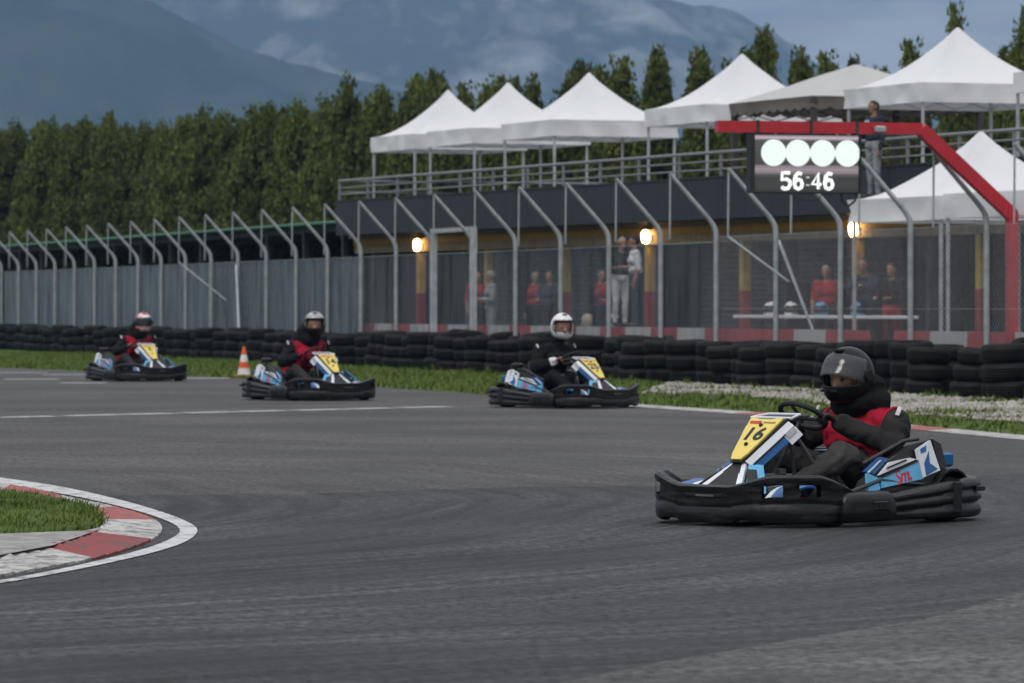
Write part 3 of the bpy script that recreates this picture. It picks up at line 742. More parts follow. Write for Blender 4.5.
# chain link (real wires) for the near bays
LINK = M('chain_link_wire', (.24, .25, .26), .5, metal=.3)
for i in range(-3, 4):
    a = MB(); x0 = i * BAY; z0, z1 = .1, 2.56; hh = z1 - z0; sx = .11; sz = .098; k = sz / sx
    nx = int((BAY + hh / k) / sx) + 1
    for q in range(nx):
        for s_ in (1, -1):
            xa = x0 - hh / k + q * sx if s_ == 1 else x0 + q * sx
            xb = xa + hh / k * s_ if s_ == 1 else xa - hh / k
            za, zb = z0, z1
            p0, p1 = Vector((xa, -.06 + .003 * s_, za)), Vector((xb, -.06 + .003 * s_, zb))
            lo, hi = x0, x0 + BAY; d = p1 - p0; t0, t1 = 0.0, 1.0
            if d.x > 0: t0 = max(t0, (lo - p0.x) / d.x); t1 = min(t1, (hi - p0.x) / d.x)
            else: t0 = max(t0, (hi - p0.x) / d.x); t1 = min(t1, (lo - p0.x) / d.x)
            if t1 - t0 < .01: continue
            a.tube([p0 + d * t0, p0 + d * t1], .0044, 3, cap=False)
    for z in (z0, 1.3, z1): a.tube([(x0, -.06, z), (x0 + BAY, -.06, z)], .005, 4, cap=False)
    a.build('chain_link_panel', LINK, fence)
def sheet_mat(name, col, alpha):
    m, N, L, b = nodes(name)
    b.inputs['Base Color'].default_value = (*col, 1); b.inputs['Roughness'].default_value = .45
    tc = N.new('ShaderNodeTexCoord'); mp = N.new('ShaderNodeMapping'); mp.inputs['Scale'].default_value = (2.2, 1, .35); L.new(tc.outputs['Object'], mp.inputs[0])
    n = N.new('ShaderNodeTexNoise'); n.inputs['Scale'].default_value = 1.3; n.inputs['Detail'].default_value = 5; L.new(mp.outputs[0], n.inputs['Vector'])
    r = N.new('ShaderNodeMapRange'); r.inputs[1].default_value = .3; r.inputs[2].default_value = .7; r.inputs[3].default_value = max(0, alpha - .55 * alpha); r.inputs[4].default_value = min(1, alpha + .4 * alpha)
    L.new(n.outputs['Fac'], r.inputs[0])
    t = N.new('ShaderNodeBsdfTransparent'); mx = N.new('ShaderNodeMixShader')
    L.new(r.outputs[0], mx.inputs[0]); L.new(t.outputs[0], mx.inputs[1]); L.new(b.outputs[0], mx.inputs[2]); L.new(mx.outputs[0], N['Material Output'].inputs[0])
    return m
SH1 = sheet_mat('hazy_plastic_sheet', (.17, .19, .22), .21); SH2 = sheet_mat('grey_plastic_sheet', (.15, .18, .215), .55); SH3 = sheet_mat('dull_grey_sheet', (.14, .17, .205), .74)
for i in range(4, 27):  # the sheet across the gate bay is added, only to lighten the dark doorway
    a = MB(); a.box((i * BAY + BAY / 2, -.09, 1.28), (BAY - .03, .006, 2.36))
    a.build('plastic_sheet', SH1 if i < 12 else (SH2 if i < 17 else SH3), fence)
    a = MB(); a.tube([(i * BAY, -.05, 2.47), (i * BAY + BAY, -.05, 2.47)], .006, 4); a.build('tension_wire', STEEL, fence)
BRIGHT = M('light_grey_metal', (.42, .45, .48), .5, metal=.3)
a = MB(); a.box((9 * BAY, -.0, 1.47), (.11, .13, 2.94)); a.box((10 * BAY, 0, 1.47), (.11, .13, 2.94)); a.box((9.5 * BAY, 0, 2.96), (BAY + .12, .12, .09)); a.build('gate_frame', BRIGHT, fence)
a = MB(); a.tube([(3 * BAY, .86, 2.52), (2.45 * BAY + 1.0, .02, 1.75)], .018, 6); a.build('diagonal_brace', STEEL, fence)
a = MB(); a.tube([(3 * BAY, -.05, 2.45), (2.62 * BAY, -.45, .4)], .026, 8); a.build('diagonal_brace', BRIGHT, fence)
a = MB(); a.tube([(17 * BAY, .86, 2.50), (16.4 * BAY, .02, 1.5)], .016, 6); a.build('diagonal_brace', STEEL, fence)
a = MB(); a.tube([(16 * BAY, .05, 2.4), (15.5 * BAY, .3, .2)], .026, 8); a.build('diagonal_brace', BRIGHT, fence)

# barrier blocks
BW = paint_mat('barrier_white', (.52, .52, .52), .30, (.3, .29, .28)); BR = paint_mat('barrier_red', (.40, .045, .055), .28, (.28, .06, .06))
blk = MB(); prof = [(-.20, 0), (.20, 0), (.20, .25), (.12, .42), (.10, .95), (-.10, .95), (-.12, .42), (-.20, .25)]
blk.rings([[Vector((x, y, z)) for y, z in prof] for x in (-.755, -.70, .70, .755)], True, True, smooth=False)
wm, rdm = blk.build('barrier_block', BW), blk.build('barrier_block', BR)
first = {0: True, 1: True}
for k in range(-5, 25):
    if k in (3,): continue
    red = (k % 2 == 0) if k not in (7,) else True
    base_o = rdm if red else wm
    o_ = base_o if first[red] else base_o.copy()
    if not first[red]: COL.objects.link(o_)
    first[red] = False
    p = FP(0) + FD * (k + .5) * BAY / 2 - FN * .42
    o_.location = (p.x, p.y, .0); o_.rotation_euler = (0, 0, fang)
    c = 'red' if red else 'white'
    loc = 'below the big white tent' if k < 3 else ('below the garage shutters' if k < 14 else 'seen through hazy plastic sheets')
    tag(o_, f'{c} painted barrier block behind the fence {loc}', 'barrier', 'red and white barrier blocks behind the fence')

# ================================================================= RED GANTRY AND DISPLAY
REDG = M('red_gantry_paint', (.42, .018, .03), .38, var=.12, coat=.2)
gb = FP(-.08) - FN * .3
gt = thing('display_gantry', 'red square-section arm with a cranked post carrying the timing display', 'gantry', gb, fang)
def sq(path, w, d):
    a = MB(); rings = []
    for i, (y, z) in enumerate(path):
        p0 = path[max(0, i - 1)]; p1 = path[min(len(path) - 1, i + 1)]
        t = Vector((p1[0] - p0[0], p1[1] - p0[1])).normalized(); n = Vector((-t.y, t.x))
        sc = 1.0
        if 0 < i < len(path) - 1:
            tt = Vector((path[i][0] - p0[0], path[i][1] - p0[1])).normalized(); sc = 1 / max(.6, tt.dot(t))
        rings.append([Vector((sx * d / 2, y + n.x * s_ * w / 2 * sc, z + n.y * s_ * w / 2 * sc)) for sx, s_ in ((-1, -1), (1, -1), (1, 1), (-1, 1))])
    a.rings(rings, True, True, smooth=False); return a
sq([(0, 0), (0, 2.70)], .15, .15).build('post', REDG, gt)
sq([(0, 2.702), (1.46, 3.97)], .19, .16).build('sloping_arm', REDG, gt)
sq([(1.462, 3.97), (4.66, 3.97)], .17, .18).build('beam', REDG, gt)
a = MB(); a.box((0, .01, 2.70), (.165, .19, .14), bev=.02); a.build('joint', REDG, gt)
for y in (2.50, 3.22, 4.05):
    a = MB(); a.box((0, y, 3.97), (.2, .05, .20)); a.build('clamp', DSTEEL, gt)
a = MB(); a.box((-.15, 2.16, 3.95), (.12, .16, .10), bev=.02); a.build('camera_box', STEEL, gt)
BY0, BY1, BZ0, BZ1 = 2.43, 4.17, 3.0, 3.865; bw, bh = BY1 - BY0, BZ1 - BZ0
db = thing('timing_display', 'lit board with four white discs and digits hanging from the red beam', 'display', gb + FN * ((BY0 + BY1) / 2) + Vector((0, 0, BZ0)), fang)
a = MB(); a.box((.02, 0, bh / 2), (.16, bw, bh), bev=.015); a.box((-.07, bw / 2 - .035, bh / 2), (.05, .07, bh)); a.box((-.07, -bw / 2 + .015, bh / 2), (.05, .03, bh)); a.build('housing', M('display_housing', (.02, .02, .022), .5), db)
def screen_mat():
    m, N, L, b = nodes('led_screen')
    b.inputs['Base Color'].default_value = (.02, .02, .02, 1); b.inputs['Roughness'].default_value = .4
    tc = N.new('ShaderNodeTexCoord'); sp = N.new('ShaderNodeSeparateXYZ'); L.new(tc.outputs['Object'], sp.inputs[0])
    mp = N.new('ShaderNodeCombineXYZ'); L.new(sp.outputs['Z'], mp.inputs[2])
    n = N.new('ShaderNodeTexNoise'); n.inputs['Scale'].default_value = 34; n.inputs['Detail'].default_value = 3; L.new(mp.outputs[0], n.inputs['Vector'])
    r = N.new('ShaderNodeValToRGB'); e = r.color_ramp.elements; e[0].position = .46; e[1].position = .56; e[0].color = (.004, .004, .004, 1); e[1].color = (.09, .075, .085, 1); L.new(n.outputs['Fac'], r.inputs[0])
    # top scan lines brighter and pinkish
    q = N.new('ShaderNodeValToRGB'); e = q.color_ramp.elements; e[0].position = .0; e[0].color = (.03, .03, .03, 1); e[1].position = 1; e[1].color = (.75, .6, .68, 1)
    for pos, c in ((.30, (.06, .06, .06)), (.40, (.5, .4, .46)), (.50, (.06, .06, .06)), (.9, (.10, .09, .1)), (.94, (.7, .55, .64))):
        x = e.new(pos); x.color = (*c, 1)
    z = N.new('ShaderNodeMapRange'); z.inputs[1].default_value = 0; z.inputs[2].default_value = bh; L.new(sp.outputs['Z'], z.inputs[0]); L.new(z.outputs[0], q.inputs[0])
    ad = N.new('ShaderNodeMix'); ad.data_type = 'RGBA'; ad.blend_type = 'MULTIPLY'; ad.inputs[0].default_value = .55; L.new(q.outputs[0], ad.inputs[6])
    r2 = N.new('ShaderNodeMapRange'); r2.inputs[1].default_value = .44; r2.inputs[2].default_value = .54; L.new(n.outputs['Fac'], r2.inputs[0]); L.new(r2.outputs[0], ad.inputs[7])
    L.new(ad.outputs[2], b.inputs['Emission Color']); b.inputs['Emission Strength'].default_value = .85
    return m
a = MB(); a.box((-.064, -.02, bh / 2), (.006, bw - .12, bh - .03)); a.build('screen', screen_mat(), db)
LED = M('lit_led', (.2, .2, .2), .4, var=0, emit=((.80, .95, .86), .85)); LEDW = M('lit_digits', (.2, .2, .2), .4, var=0, emit=((.97, 1, 1), 1.05))
sxp = bw / 113.0
for px in (772, 796.6, 821.7, 847):
    y = (804.5 - px) * sxp; a = MB(); a.lathe([(.0, 0), (.185, 0), (.195, -.003), (.195, -.006), (0, -.0061)], (-.068, y, bh - .272), 'x', 32, cap=False, smooth=False); a.build('light_disc', LED, db)
GL = {'5': [[(.9, 1), (.12, 1), (.08, .56), (.55, .62), (.88, .48), (.92, .26), (.7, .03), (.3, 0), (.05, .12)]],
      '6': [[(.85, .92), (.5, 1), (.2, .8), (.07, .4), (.2, .08), (.5, 0), (.82, .1), (.9, .32), (.75, .55), (.45, .6), (.12, .42)]],
      '4': [[(.68, 0), (.68, 1), (.05, .3), (1.0, .3)]], ':': [[(.5, .22), (.5, .26)], [(.5, .70), (.5, .74)]]}
a = MB(); x0 = .395; dep = 0
for ch in '56:46':
    wd = .17 if ch != ':' else .07
    for st_ in GL[ch]:
        a.tube([(-.071, x0 - u_ * wd * .9 - .012, .065 + v_ * .235) for u_, v_ in st_], .026 if ch != ':' else .03, 6)
    x0 -= wd + .022
a.v = [(-.0695 + (x_ + .071) * .12, y_, z_) for x_, y_, z_ in a.v]
a.build('digits', LEDW, db)
a = MB(); a.tube([(.05, -.6, 0), (.05, -.62, -.12), (.05, -.72, -.18), (.05, -.82, -.1), (.05, -.86, .05)], .02, 6); a.build('cable', DSTEEL, db)
a = MB(); a.tube([(.05, -.3, 0), (.05, -.25, -.09), (.05, -.1, -.11), (.05, .1, -.07), (.05, .2, 0)], .009, 5); a.build('cable', DSTEEL, db)

# ================================================================= TYRE WALL
def tyre_mesh(seed, R=.33, W=.252, ri=.205):
    rg = random.Random(seed); h = W / 2
    prof = [(ri, -h * .62), (ri + .02, -h * .86), (R - .085, -h), (R - .05, -h * .96), (R - .024, -h * .84), (R - .008, -h * .64), (R - .001, -h * .42)]
    for z in (-.15, .0, .15):
        prof += [(R + .002, (z - .05) * W), (R - .008, (z - .025) * W), (R - .008, (z + .025) * W), (R + .002, (z + .05) * W)]
    prof += [(R - .001, h * .42), (R - .008, h * .64), (R - .024, h * .84), (R - .05, h * .96), (R - .085, h), (ri + .02, h * .86), (ri, h * .62), (ri - .005, h * .3), (ri + .05, h * .2), (ri + .05, -h * .2), (ri - .005, -h * .3)]
    a = MB(); n = 32; rings = []
    sq_ = rg.uniform(-.02, .02); ph = rg.uniform(0, 6)
    for (r, z) in prof: rings.append([Vector((r * cos(2 * pi * k / n) * (1 + sq_ * cos(4 * pi * k / n + ph)), r * sin(2 * pi * k / n) * (1 - sq_ * cos(4 * pi * k / n)), z + .008 * sin(2 * pi * k / n + ph))) for k in range(n)])
    a.rings(rings, True, False, loop=True); ob = a.build('tyre', RUBBER); me = ob.data; bpy.data.objects.remove(ob); return me
TMs = [tyre_mesh(s, *q) for s, q in enumerate(((.33, .225, .2), (.32, .25, .21), (.345, .272, .2), (.325, .24, .215)))]
L_ = [0]
for a, b in zip(TW, TW[1:]): L_.append(L_[-1] + (b - a).length)
def at_s(s):
    i = max(j for j in range(len(L_) - 1) if L_[j] <= s); t = (s - L_[i]) / (L_[i + 1] - L_[i]); d = (TW[i + 1] - TW[i]).normalized()
    return TW[i].lerp(TW[i + 1], t), d
rng = random.Random(21)
stacks = []; s = .3
while s < L_[-1] - .5:
    p, d = at_s(s); n = Vector((-d.y, d.x, 0)); n = n if n.x < 0 else -n
    stacks.append((p - n * (.33 + rng.uniform(-.22, .13)), d, n)); s += rng.uniform(.92, 1.22)
far = MB(); count = 0
TIER = ['bottom', 'middle', 'top']
def zone(p):
    px = CX + F * p.x / p.y
    if px > 885: return 'right of the leading driver'
    if px > 645: return 'left of the leading driver'
    if px > 380: return 'behind the white-helmet kart'
    return 'behind the two farthest karts'
TWs = (.222, .247, .268, .237)
def place_tyre(pos, rot, lab, single=True, mi=None):
    global count
    me = TMs[mi] if mi is not None else rng.choice(TMs)
    px = CX + F * pos.x / pos.y
    if single and count < 298 and pos.y < 128:
        if px > 1070: return
        ob = bpy.data.objects.new('tyre', me); COL.objects.link(ob); ob.location = pos; ob.rotation_euler = rot
        tag(ob, lab, 'tyre', 'tyres stacked in the tyre wall'); count += 1
    else:
        mt = Matrix.Translation(pos) @ rot.to_matrix().to_4x4()
        far.add([mt @ v.co for v in me.vertices], [list(f.vertices) for f in me.polygons], 0, True)
from mathutils import Euler
def rot_(t): return Euler((rng.uniform(-t, t), rng.uniform(-t, t), rng.uniform(0, 6.3)))
for (p, d, n) in stacks:
    z = .0; lean = rng.uniform(-.05, .05); mi = rng.randrange(4)
    for k in range(3):
        q = p + Vector((rng.uniform(-.03, .03) + lean * k, rng.uniform(-.03, .03), z + TWs[mi] / 2 + .002))
        place_tyre(q, rot_(.02 if k < 2 else .05), f'worn black tyre at the {TIER[k]} tier of the tyre wall {zone(q)}', True, mi)
        z += TWs[mi]
    # back row, staggered; its lower tyres are hidden
    b_ = p + d * .5 - n * rng.uniform(.55, .66)
    hz = rng.choice((2, 3, 3)); 
    for k in range(hz):
        q = b_ + Vector((rng.uniform(-.03, .03), rng.uniform(-.03, .03), .126 + k * .248))
        place_tyre(q, rot_(.02 if k < 2 else .06), f'black tyre topping the back row of the tyre wall {zone(q)}', k == hz - 1 and p.y < 88)
    if hz == 2 and p.y < 95:
        q = b_ + Vector((0, 0, .126 + hz * .248 + .05)); place_tyre(q, Euler((rng.uniform(-.12, .12), rng.uniform(.10, .30), rng.uniform(0, 6.3))), f'tipped black tyre lying loose on the tyre wall {zone(q)}')
if far.v: stuff(far.build('tyre_wall', RUBBER), 'far end and hidden back row of the black tyre wall', 'tyre wall')
# cone
ORANGE = M('orange_cone_plastic', (.65, .10, .02), .5); CW = M('cone_white', (.62, .62, .62), .5)
cn_ = thing('traffic_cone', 'orange and white striped traffic cone on the grass edge behind the grey-helmet kart', 'cone', G(244, 377), .3)
a = MB(); a.box((0, 0, .02), (.34, .34, .04), bev=.01); a.build('base', ORANGE, cn_)
a = MB()
rr = lambda z: .135 - .105 * z / .56
for z0, z1, mi in ((.04, .17, 1), (.17, .29, 0), (.29, .42, 1), (.42, .50, 0), (.50, .58, 0)):
    a.lathe([(rr(z0), z0), (rr(z1), z1)], n=20, mi=mi, cap=(z1 > .57))
a.build('body', [ORANGE, CW], cn_)

# ================================================================= KARTS
def kart(label, num, loc, rz, sc=1.0):
    t = thing('racing_kart', label, 'go-kart', loc, rz, 'rental karts racing on the track', sc)
    def bp(mb, name, mat, par=t): return mb.build(name, mat, par)
    # front bumper: lower wall (lofted) + raised rail with loops at the corners
    half = [(.34, .665), (.48, .672), (.62, .655), (.74, .60), (.84, .52), (.92, .42), (.965, .30), (.985, .15), (.99, 0)]
    path = [Vector((x, y, 0)) for x, y in half] + [Vector((x, -y, 0)) for x, y in half[-2::-1]]
    path = smooth(path, 2)
    def nrm(path, i):
        tt = (path[min(i + 1, len(path) - 1)] - path[max(i - 1, 0)]).normalized(); return Vector((tt.y, -tt.x, 0)) * (-1 if False else 1)
    a = MB(); rings = []; K = len(path)
    prof = [(0, 0), (.022, .04), (.030, .12), (.031, .37), (.026, .40), (.026, .43), (.031, .47), (.031, .55), (.028, .80), (.036, .87), (.036, .95), (.022, 1.0), (-.012, 1.0), (-.03, .80), (-.03, .55), (-.03, 0)]
    def ztop(p):
        y = abs(p.y)
        if p.x > .86: return .252 + .062 * max(0, min(1, (y - .20) / .24)) ** 1.2
        if p.x > .66: return .314
        return .314 - .125 * min(1, (.66 - p.x) / .32) ** 1.1
    sp_ = []
    for i, p in enumerate(path):
        n = nrm(path, i); n = n if n.dot(p) > 0 else -n
        low = .030 if p.x > .58 else .030 + (.58 - p.x) * .26
        if abs(abs(p.y) - .30) < .09 and p.x > .8: low += .018
        rings.append([p + n * (o_ - .03) + Vector((0, 0, low + t_ * (ztop(p) - low))) for o_, t_ in prof])
        sp_.append((p.x < .935 and abs(p.y) > .36 and p.x > .845) or (.64 < p.x < .79))
    a.rings(rings, True, True); npf = len(prof)
    keep = []
    for q, f in enumerate(a.f):
        if q < (K - 1) * npf:
            r_, c_ = divmod(q, npf)
            if c_ in (7, 13) and sp_[r_] and sp_[r_ + 1]: continue
        keep.append(q)
    a.f = [a.f[q] for q in keep]; a.m = [a.m[q] for q in keep]; a.sm = [a.sm[q] for q in keep]
    bp(a, 'front_bumper', BLACKP)
    a = MB(); a.box((.982, 0, .190), (.02, .30, .024), bev=.006); bp(a, 'bumper_slot_shade', M('slot_shade_black', (.004, .004, .004), .8))  # solid black bar; the shade inside the slot is put into its colour
    a = MB(); a.box((.9865, .02, .190), (.016, .14, .012)); bp(a, 'bumper_badge', M('worn_grey_plastic', (.10, .10, .105), .5))
    # corner block, side bumper, rear bumper
    sprof = [(-.06, .035), (.0, .032), (.028, .042), (.038, .062), (.037, .078), (.014, .104), (.016, .110), (.036, .122), (.039, .134), (.037, .146), (.013, .170), (.015, .176), (.034, .186), (.034, .200), (.018, .220), (.0, .228), (-.06, .225)]
    for s_ in (-1, 1):
        a = MB(); pp = [Vector((x, s_ * y, 0)) for x, y in ((.10, .655), (-.1, .66), (-.3, .665), (-.5, .665), (-.66, .65), (-.80, .60), (-.88, .50), (-.92, .36))]
        pp = smooth(pp, 2); rings = []
        for i, p in enumerate(pp):
            n = nrm(pp, i); n = n if n.dot(p) > 0 else -n
            k = .80 + .42 * min(1, max(0, (.1 - p.x) / .75)); pin = 1.0
            if abs(p.x + .50) < .04: pin = .3
            rings.append([p + n * (o_ if o_ > .02 or o_ <= 0 else (o_ if pin == 1 else .036)) + Vector((0, 0, .045 + (z - .045) * k)) for o_, z in sprof])
        a.rings(rings, True, True); bp(a, 'side_bumper', BLACKP)
        c = MB(); cp = [Vector((x, s_ * y, 0)) for x, y in ((.52, .645), (.44, .665), (.30, .675), (.16, .675), (.085, .655))]
        cp = smooth(cp, 2); rings = []
        for i, p in enumerate(cp):
            n = nrm(cp, i); n = n if n.dot(p) > 0 else -n; tt = i / (len(cp) - 1); zt = .150 + .062 * min(1, sin(pi * min(1, tt * .98 + .02)) * 1.8); 
            rings.append([p + n * o_ + Vector((0, 0, z)) for o_, z in ((-.05, .035), (.01, .032), (.040, .045), (.050, .065), (.052, .105), (.050, .150), (.044, zt - .022), (.024, zt - .004), (-.05, zt))])
        c.rings(rings, True, True); cb = bp(c, 'corner_block', BLACKP)
        c = MB(); c.box((.235, s_ * .722, .128), (.15, .022, .062), bev=.009); bp(c, 'block_frame', BLACKP, cb)
        c = MB(); c.box((.225, s_ * .7275, .128), (.065, .016, .030)); bp(c, 'block_hole_shade', MATS['slot_shade_black'], cb)  # solid box on the block; its black colour paints the shade of a hole
        c = MB(); c.box((-.50, s_ * .695, .155), (.075, .03, .20), bev=.012); bp(c, 'bumper_band', BLACKP)
        c = MB(); c.box((-.76, s_ * .658, .20), (.07, .03, .03), Matrix.Rotation(-s_ * .35, 3, 'Z'), bev=.006); bp(c, 'bumper_lug', BLACKP)
    a = MB(); rp = smooth([Vector((-.9, -.38, 0)), Vector((-.945, -.25, 0)), Vector((-.955, 0, 0)), Vector((-.945, .25, 0)), Vector((-.9, .38, 0))], 2)
    rings = []
    for i, p in enumerate(rp):
        n = nrm(rp, i); n = n if n.dot(p) > 0 else -n
        rings.append([p + n * o_ * .8 + Vector((0, 0, .045 + (z - .045) * 1.2)) for o_, z in sprof])
    a.rings(rings, True, True); bp(a, 'rear_bumper', BLACKP)
    # chassis, floor, axle
    a = MB()
    for s_ in (-1, 1): a.tube([(.86, s_ * .2, .09), (.5, s_ * .22, .08), (-.1, s_ * .3, .08), (-.75, s_ * .32, .09)], .016, 8); a.tube([(.5, s_ * .22, .08), (.5, s_ * .48, .12)], .02, 8); a.tube([(.42, s_ * .62, .20), (.1, s_ * .60, .27), (-.3, s_ * .60, .235)], .013, 8)
    a.tube([(.86, -.2, .09), (.86, .2, .09)], .016, 8); a.tube([(-.55, -.6, .14), (-.55, .6, .14)], .018, 8); a.tube([(-.75, -.32, .09), (-.75, .32, .09)], .016, 8)
    a.tube([(.42, -.1, .08), (.25, -.03, .4), (.12, 0, .62)], .012, 8); a.tube([(.30, .13, .1), (.33, .12, .42), (.36, .1, .55)], .012, 6); a.tube([(.30, -.13, .1), (.33, -.12, .42), (.36, -.1, .55)], .012, 6)
    bp(a, 'chassis', DSTEEL)
    a = MB(); a.box((.35, 0, .07), (.95, .42, .012)); bp(a, 'floor_tray', DSTEEL)
    # wheels
    for (x, w_, R) in ((.50, .13, .128), (-.55, .19, .14)):
        for s_ in (-1, 1):
            wb = MB(); h = w_ / 2; y = s_ * (.55 if x > 0 else .52)
            wb.lathe([(.065, -h), (R * .72, -h), (R * .93, -h * .9), (R, -h * .6), (R, h * .6), (R * .93, h * .9), (R * .72, h), (.065, h)], (x, y, R), 'y', 28)
            wh = bp(wb, 'wheel', RUBBER); rb = MB(); rb.lathe([(.01, -h - .004), (.05, -h - .004), (.068, -h + .0), (.068, h), (.05, h + .004), (.01, h + .004)], (x, y, R), 'y', 18); bp(rb, 'rim', CHROME, wh)
    # seat
    a = MB(); prof = [(.02, .12), (-.10, .09), (-.30, .09), (-.42, .14), (-.49, .28), (-.54, .42), (-.56, .50)]
    rings = []
    for x, z in prof:
        wd = .2 if z > .4 else .22; rings.append([Vector((x + .10, wd + .02, z + .10)), Vector((x + .03, wd, z + .03)), Vector((x, .12, z)), Vector((x, -.12, z)), Vector((x + .03, -wd, z + .03)), Vector((x + .10, -wd - .02, z + .10)), Vector((x + .085, -wd - .035, z + .10)), Vector((x, -wd, z)), Vector((x - .025, -.12, z - .02)), Vector((x - .025, .12, z - .02)), Vector((x, wd, z)), Vector((x + .085, wd + .035, z + .10))])
    a.rings(rings, True, True); bp(a, 'seat', M('seat_black', (.02, .02, .022), .5))
    # tank / pedal box between the legs
    a = MB(); a.box((.33, 0, .19), (.28, .25, .22), bev=.05); a.lathe([(.035, 0), (.035, .03), (.0, .032)], (.36, .05, .30), 'z', 12); bp(a, 'fuel_tank', GREYTANK)
    a = MB(); a.tube([(.44, .46, .15), (.42, .2, .20), (.40, .03, .24)], .010, 6); a.tube([(.44, -.46, .15), (.42, -.2, .20), (.40, -.03, .24)], .010, 6); a.tube([(.60, .14, .22), (.46, .20, .25), (.30, .24, .20)], .006, 6); bp(a, 'tie_rod', CHROME)
    a = MB(); a.tube([(.47, .30, .17), (.42, .30, .19)], .016, 8); bp(a, 'red_cap', REDG)
    a = MB(); a.tube([(.36, .10, .60), (.30, .20, .44), (.24, .25, .30)], .012, 6); a.box((.24, .25, .31), (.07, .05, .05), bev=.01); bp(a, 'brake_reservoir', DSTEEL)
    for s_ in (-1, 1):
        a = MB(); a.box((.62, s_ * .14, .19), (.02, .06, .16), Matrix.Rotation(.4, 3, 'Y'), bev=.005); a.tube([(.60, s_ * .14, .08), (.62, s_ * .14, .26)], .008, 6); bp(a, 'pedal', REDG if s_ > 0 else DSTEEL)
    # steering wheel
    sw = MB(); c = Vector((.10, 0, .640)); ax = Vector((-.56, 0, .83)).normalized(); u = Vector((0, 1, 0)); v = ax.cross(u)
    sw.tube([c + (u * cos(2 * pi * k / 32) * .150 + v * sin(2 * pi * k / 32) * .137) for k in range(32)], .0165, 10, loop=True)
    st = bp(sw, 'steering_wheel', M('wheel_grip', (.012, .012, .012), .7))
    sp = MB()
    for an in (0.25, pi - .25, -pi / 2): sp.tube([c - ax * .02, c + u * cos(an) * .142 + v * sin(an) * .13], .012, 6)
    sp.lathe([(.045, -.02), (.045, .0), (.03, .012)], c, 'z', 14); bp(sp, 'spokes', DSTEEL, st)
    # nose cone with number plate: plane from (.72, .33) to (.36, .66)
    p0, p1 = Vector((.685, 0, .375)), Vector((.40, 0, .615)); WK = .80; dn = (p1 - p0).normalized(); nn = Vector((dn.z, 0, -dn.x)); Ln = (p1 - p0).length
    def pl(u_, s_, off=0.0): return p0 + dn * (u_ * Ln) + Vector((0, s_ * WK, 0)) + nn * off
    yp = [(0, .045), (0, -.045), (.14, -.075), (.55, -.115), (1.0, -.155), (.96, -.02), (.96, .02), (1.0, .155), (.55, .115), (.14, .075)]
    yp = [(0, -.045), (0, .045), (.14, .075), (.55, .118), (1.0, .160), (.955, .06), (.955, -.06), (1.0, -.160), (.55, -.118), (.14, -.075)]
    def orient(pts, want):
        n = Vector((0, 0, 0))
        for i in range(len(pts)): n += pts[i].cross(pts[(i + 1) % len(pts)])
        return pts if n.dot(want) > 0 else pts[::-1]
    a = MB(); a.poly(orient([pl(u_, s_, .028) for u_, s_ in yp], nn), .012); npl = bp(a, 'number_plate', YELLOW)
    a = MB(); a.poly(orient([pl(u_ * 1.06 - .03, s_ * 1.16, .014) for u_, s_ in yp], nn), .012); bp(a, 'plate_backing', INK)
    a = MB(); a.poly(orient([pl(.90, -.13, .032), pl(.90, -.02, .032), pl(.84, -.02, .032), pl(.84, -.125, .032)], nn), .003); bp(a, 'red_print', REDINK, npl)
    a = MB(); a.poly(orient([pl(.885, .005, .032), pl(.885, .12, .032), pl(.855, .118, .032), pl(.855, .005, .032)], nn), .003); bp(a, 'small_print', M('grey_print', (.25, .2, .1), .5), npl)
    for u_, s_ in ((.80, 0), (.34, 0)):
        a = MB(); q = pl(u_, s_, .03); a.lathe([(.013, 0), (.013, .006), (.008, .012)], (0, 0, 0), 'z', 12)
        R_ = nn.to_track_quat('Z', 'Y').to_matrix(); a.v = [tuple(R_ @ Vector(v_) + q) for v_ in a.v]; bp(a, 'bolt', INK, npl)
    text_mesh(num, .148, 'number', INK, npl, frame(pl(.58, 0, .0295), (0, 1, 0), dn), .002, .004, 0, 1.1)
    # nose body: white side frames and blue stripes
    for s_ in (-1, 1):
        def side(us, mat, name, y_in, y_out, d0, d1):
            pts = [pl(us[0], s_ * y_in[0], d0), pl(us[1], s_ * y_in[1], d0), pl(us[1], s_ * y_out[1], d1), pl(us[0], s_ * y_out[0], d1)]
            a = MB(); a.poly(orient(pts, nn + Vector((0, s_, 0)) * .6), .014); return bp(a, name, mat)
        side((.02, .99), WHITEPL, 'nose_side_panel', (.075, .19), (.105, .225), .004, -.03)
        side((-.02, .76), INK, 'nose_line', (.110, .20), (.114, .206), -.033, -.041)
        side((-.02, .74), BLUE, 'nose_stripe', (.115, .206), (.130, .226), -.042, -.075)
        side((.74, .99), WHITEPL, 'mirror_panel', (.205, .232), (.235, .262), -.036, -.10)
        side((.76, .95), CHROME, 'reflector', (.212, .232), (.228, .248), -.022, -.055)
        # lower white legs of the nose and the dark opening between them
        a = MB(); a.poly(orient([Vector((.675, s_ * .022, .372)), Vector((.675, s_ * .06, .367)), Vector((.88, s_ * .19, .20)), Vector((.88, s_ * .145, .20))], Vector((1, 0, 1))), .02); bp(a, 'nose_leg', WHITEPL)
        a = MB(); a.poly(orient([Vector((.66, s_ * .07, .37)), Vector((.60, s_ * .13, .36)), Vector((.72, s_ * .26, .20)), Vector((.85, s_ * .21, .20))], Vector((.6, s_ * .6, 1))), .02); bp(a, 'nose_flank', LBLUE)
        a = MB(); a.poly(orient([Vector((.71, s_ * .095, .338)), Vector((.665, s_ * .135, .335)), Vector((.755, s_ * .232, .24)), Vector((.82, s_ * .205, .24))], Vector((.6, s_ * .6, 1))), .004); bp(a, 'side_vent', INK)
        # curved front fender
        rings = []
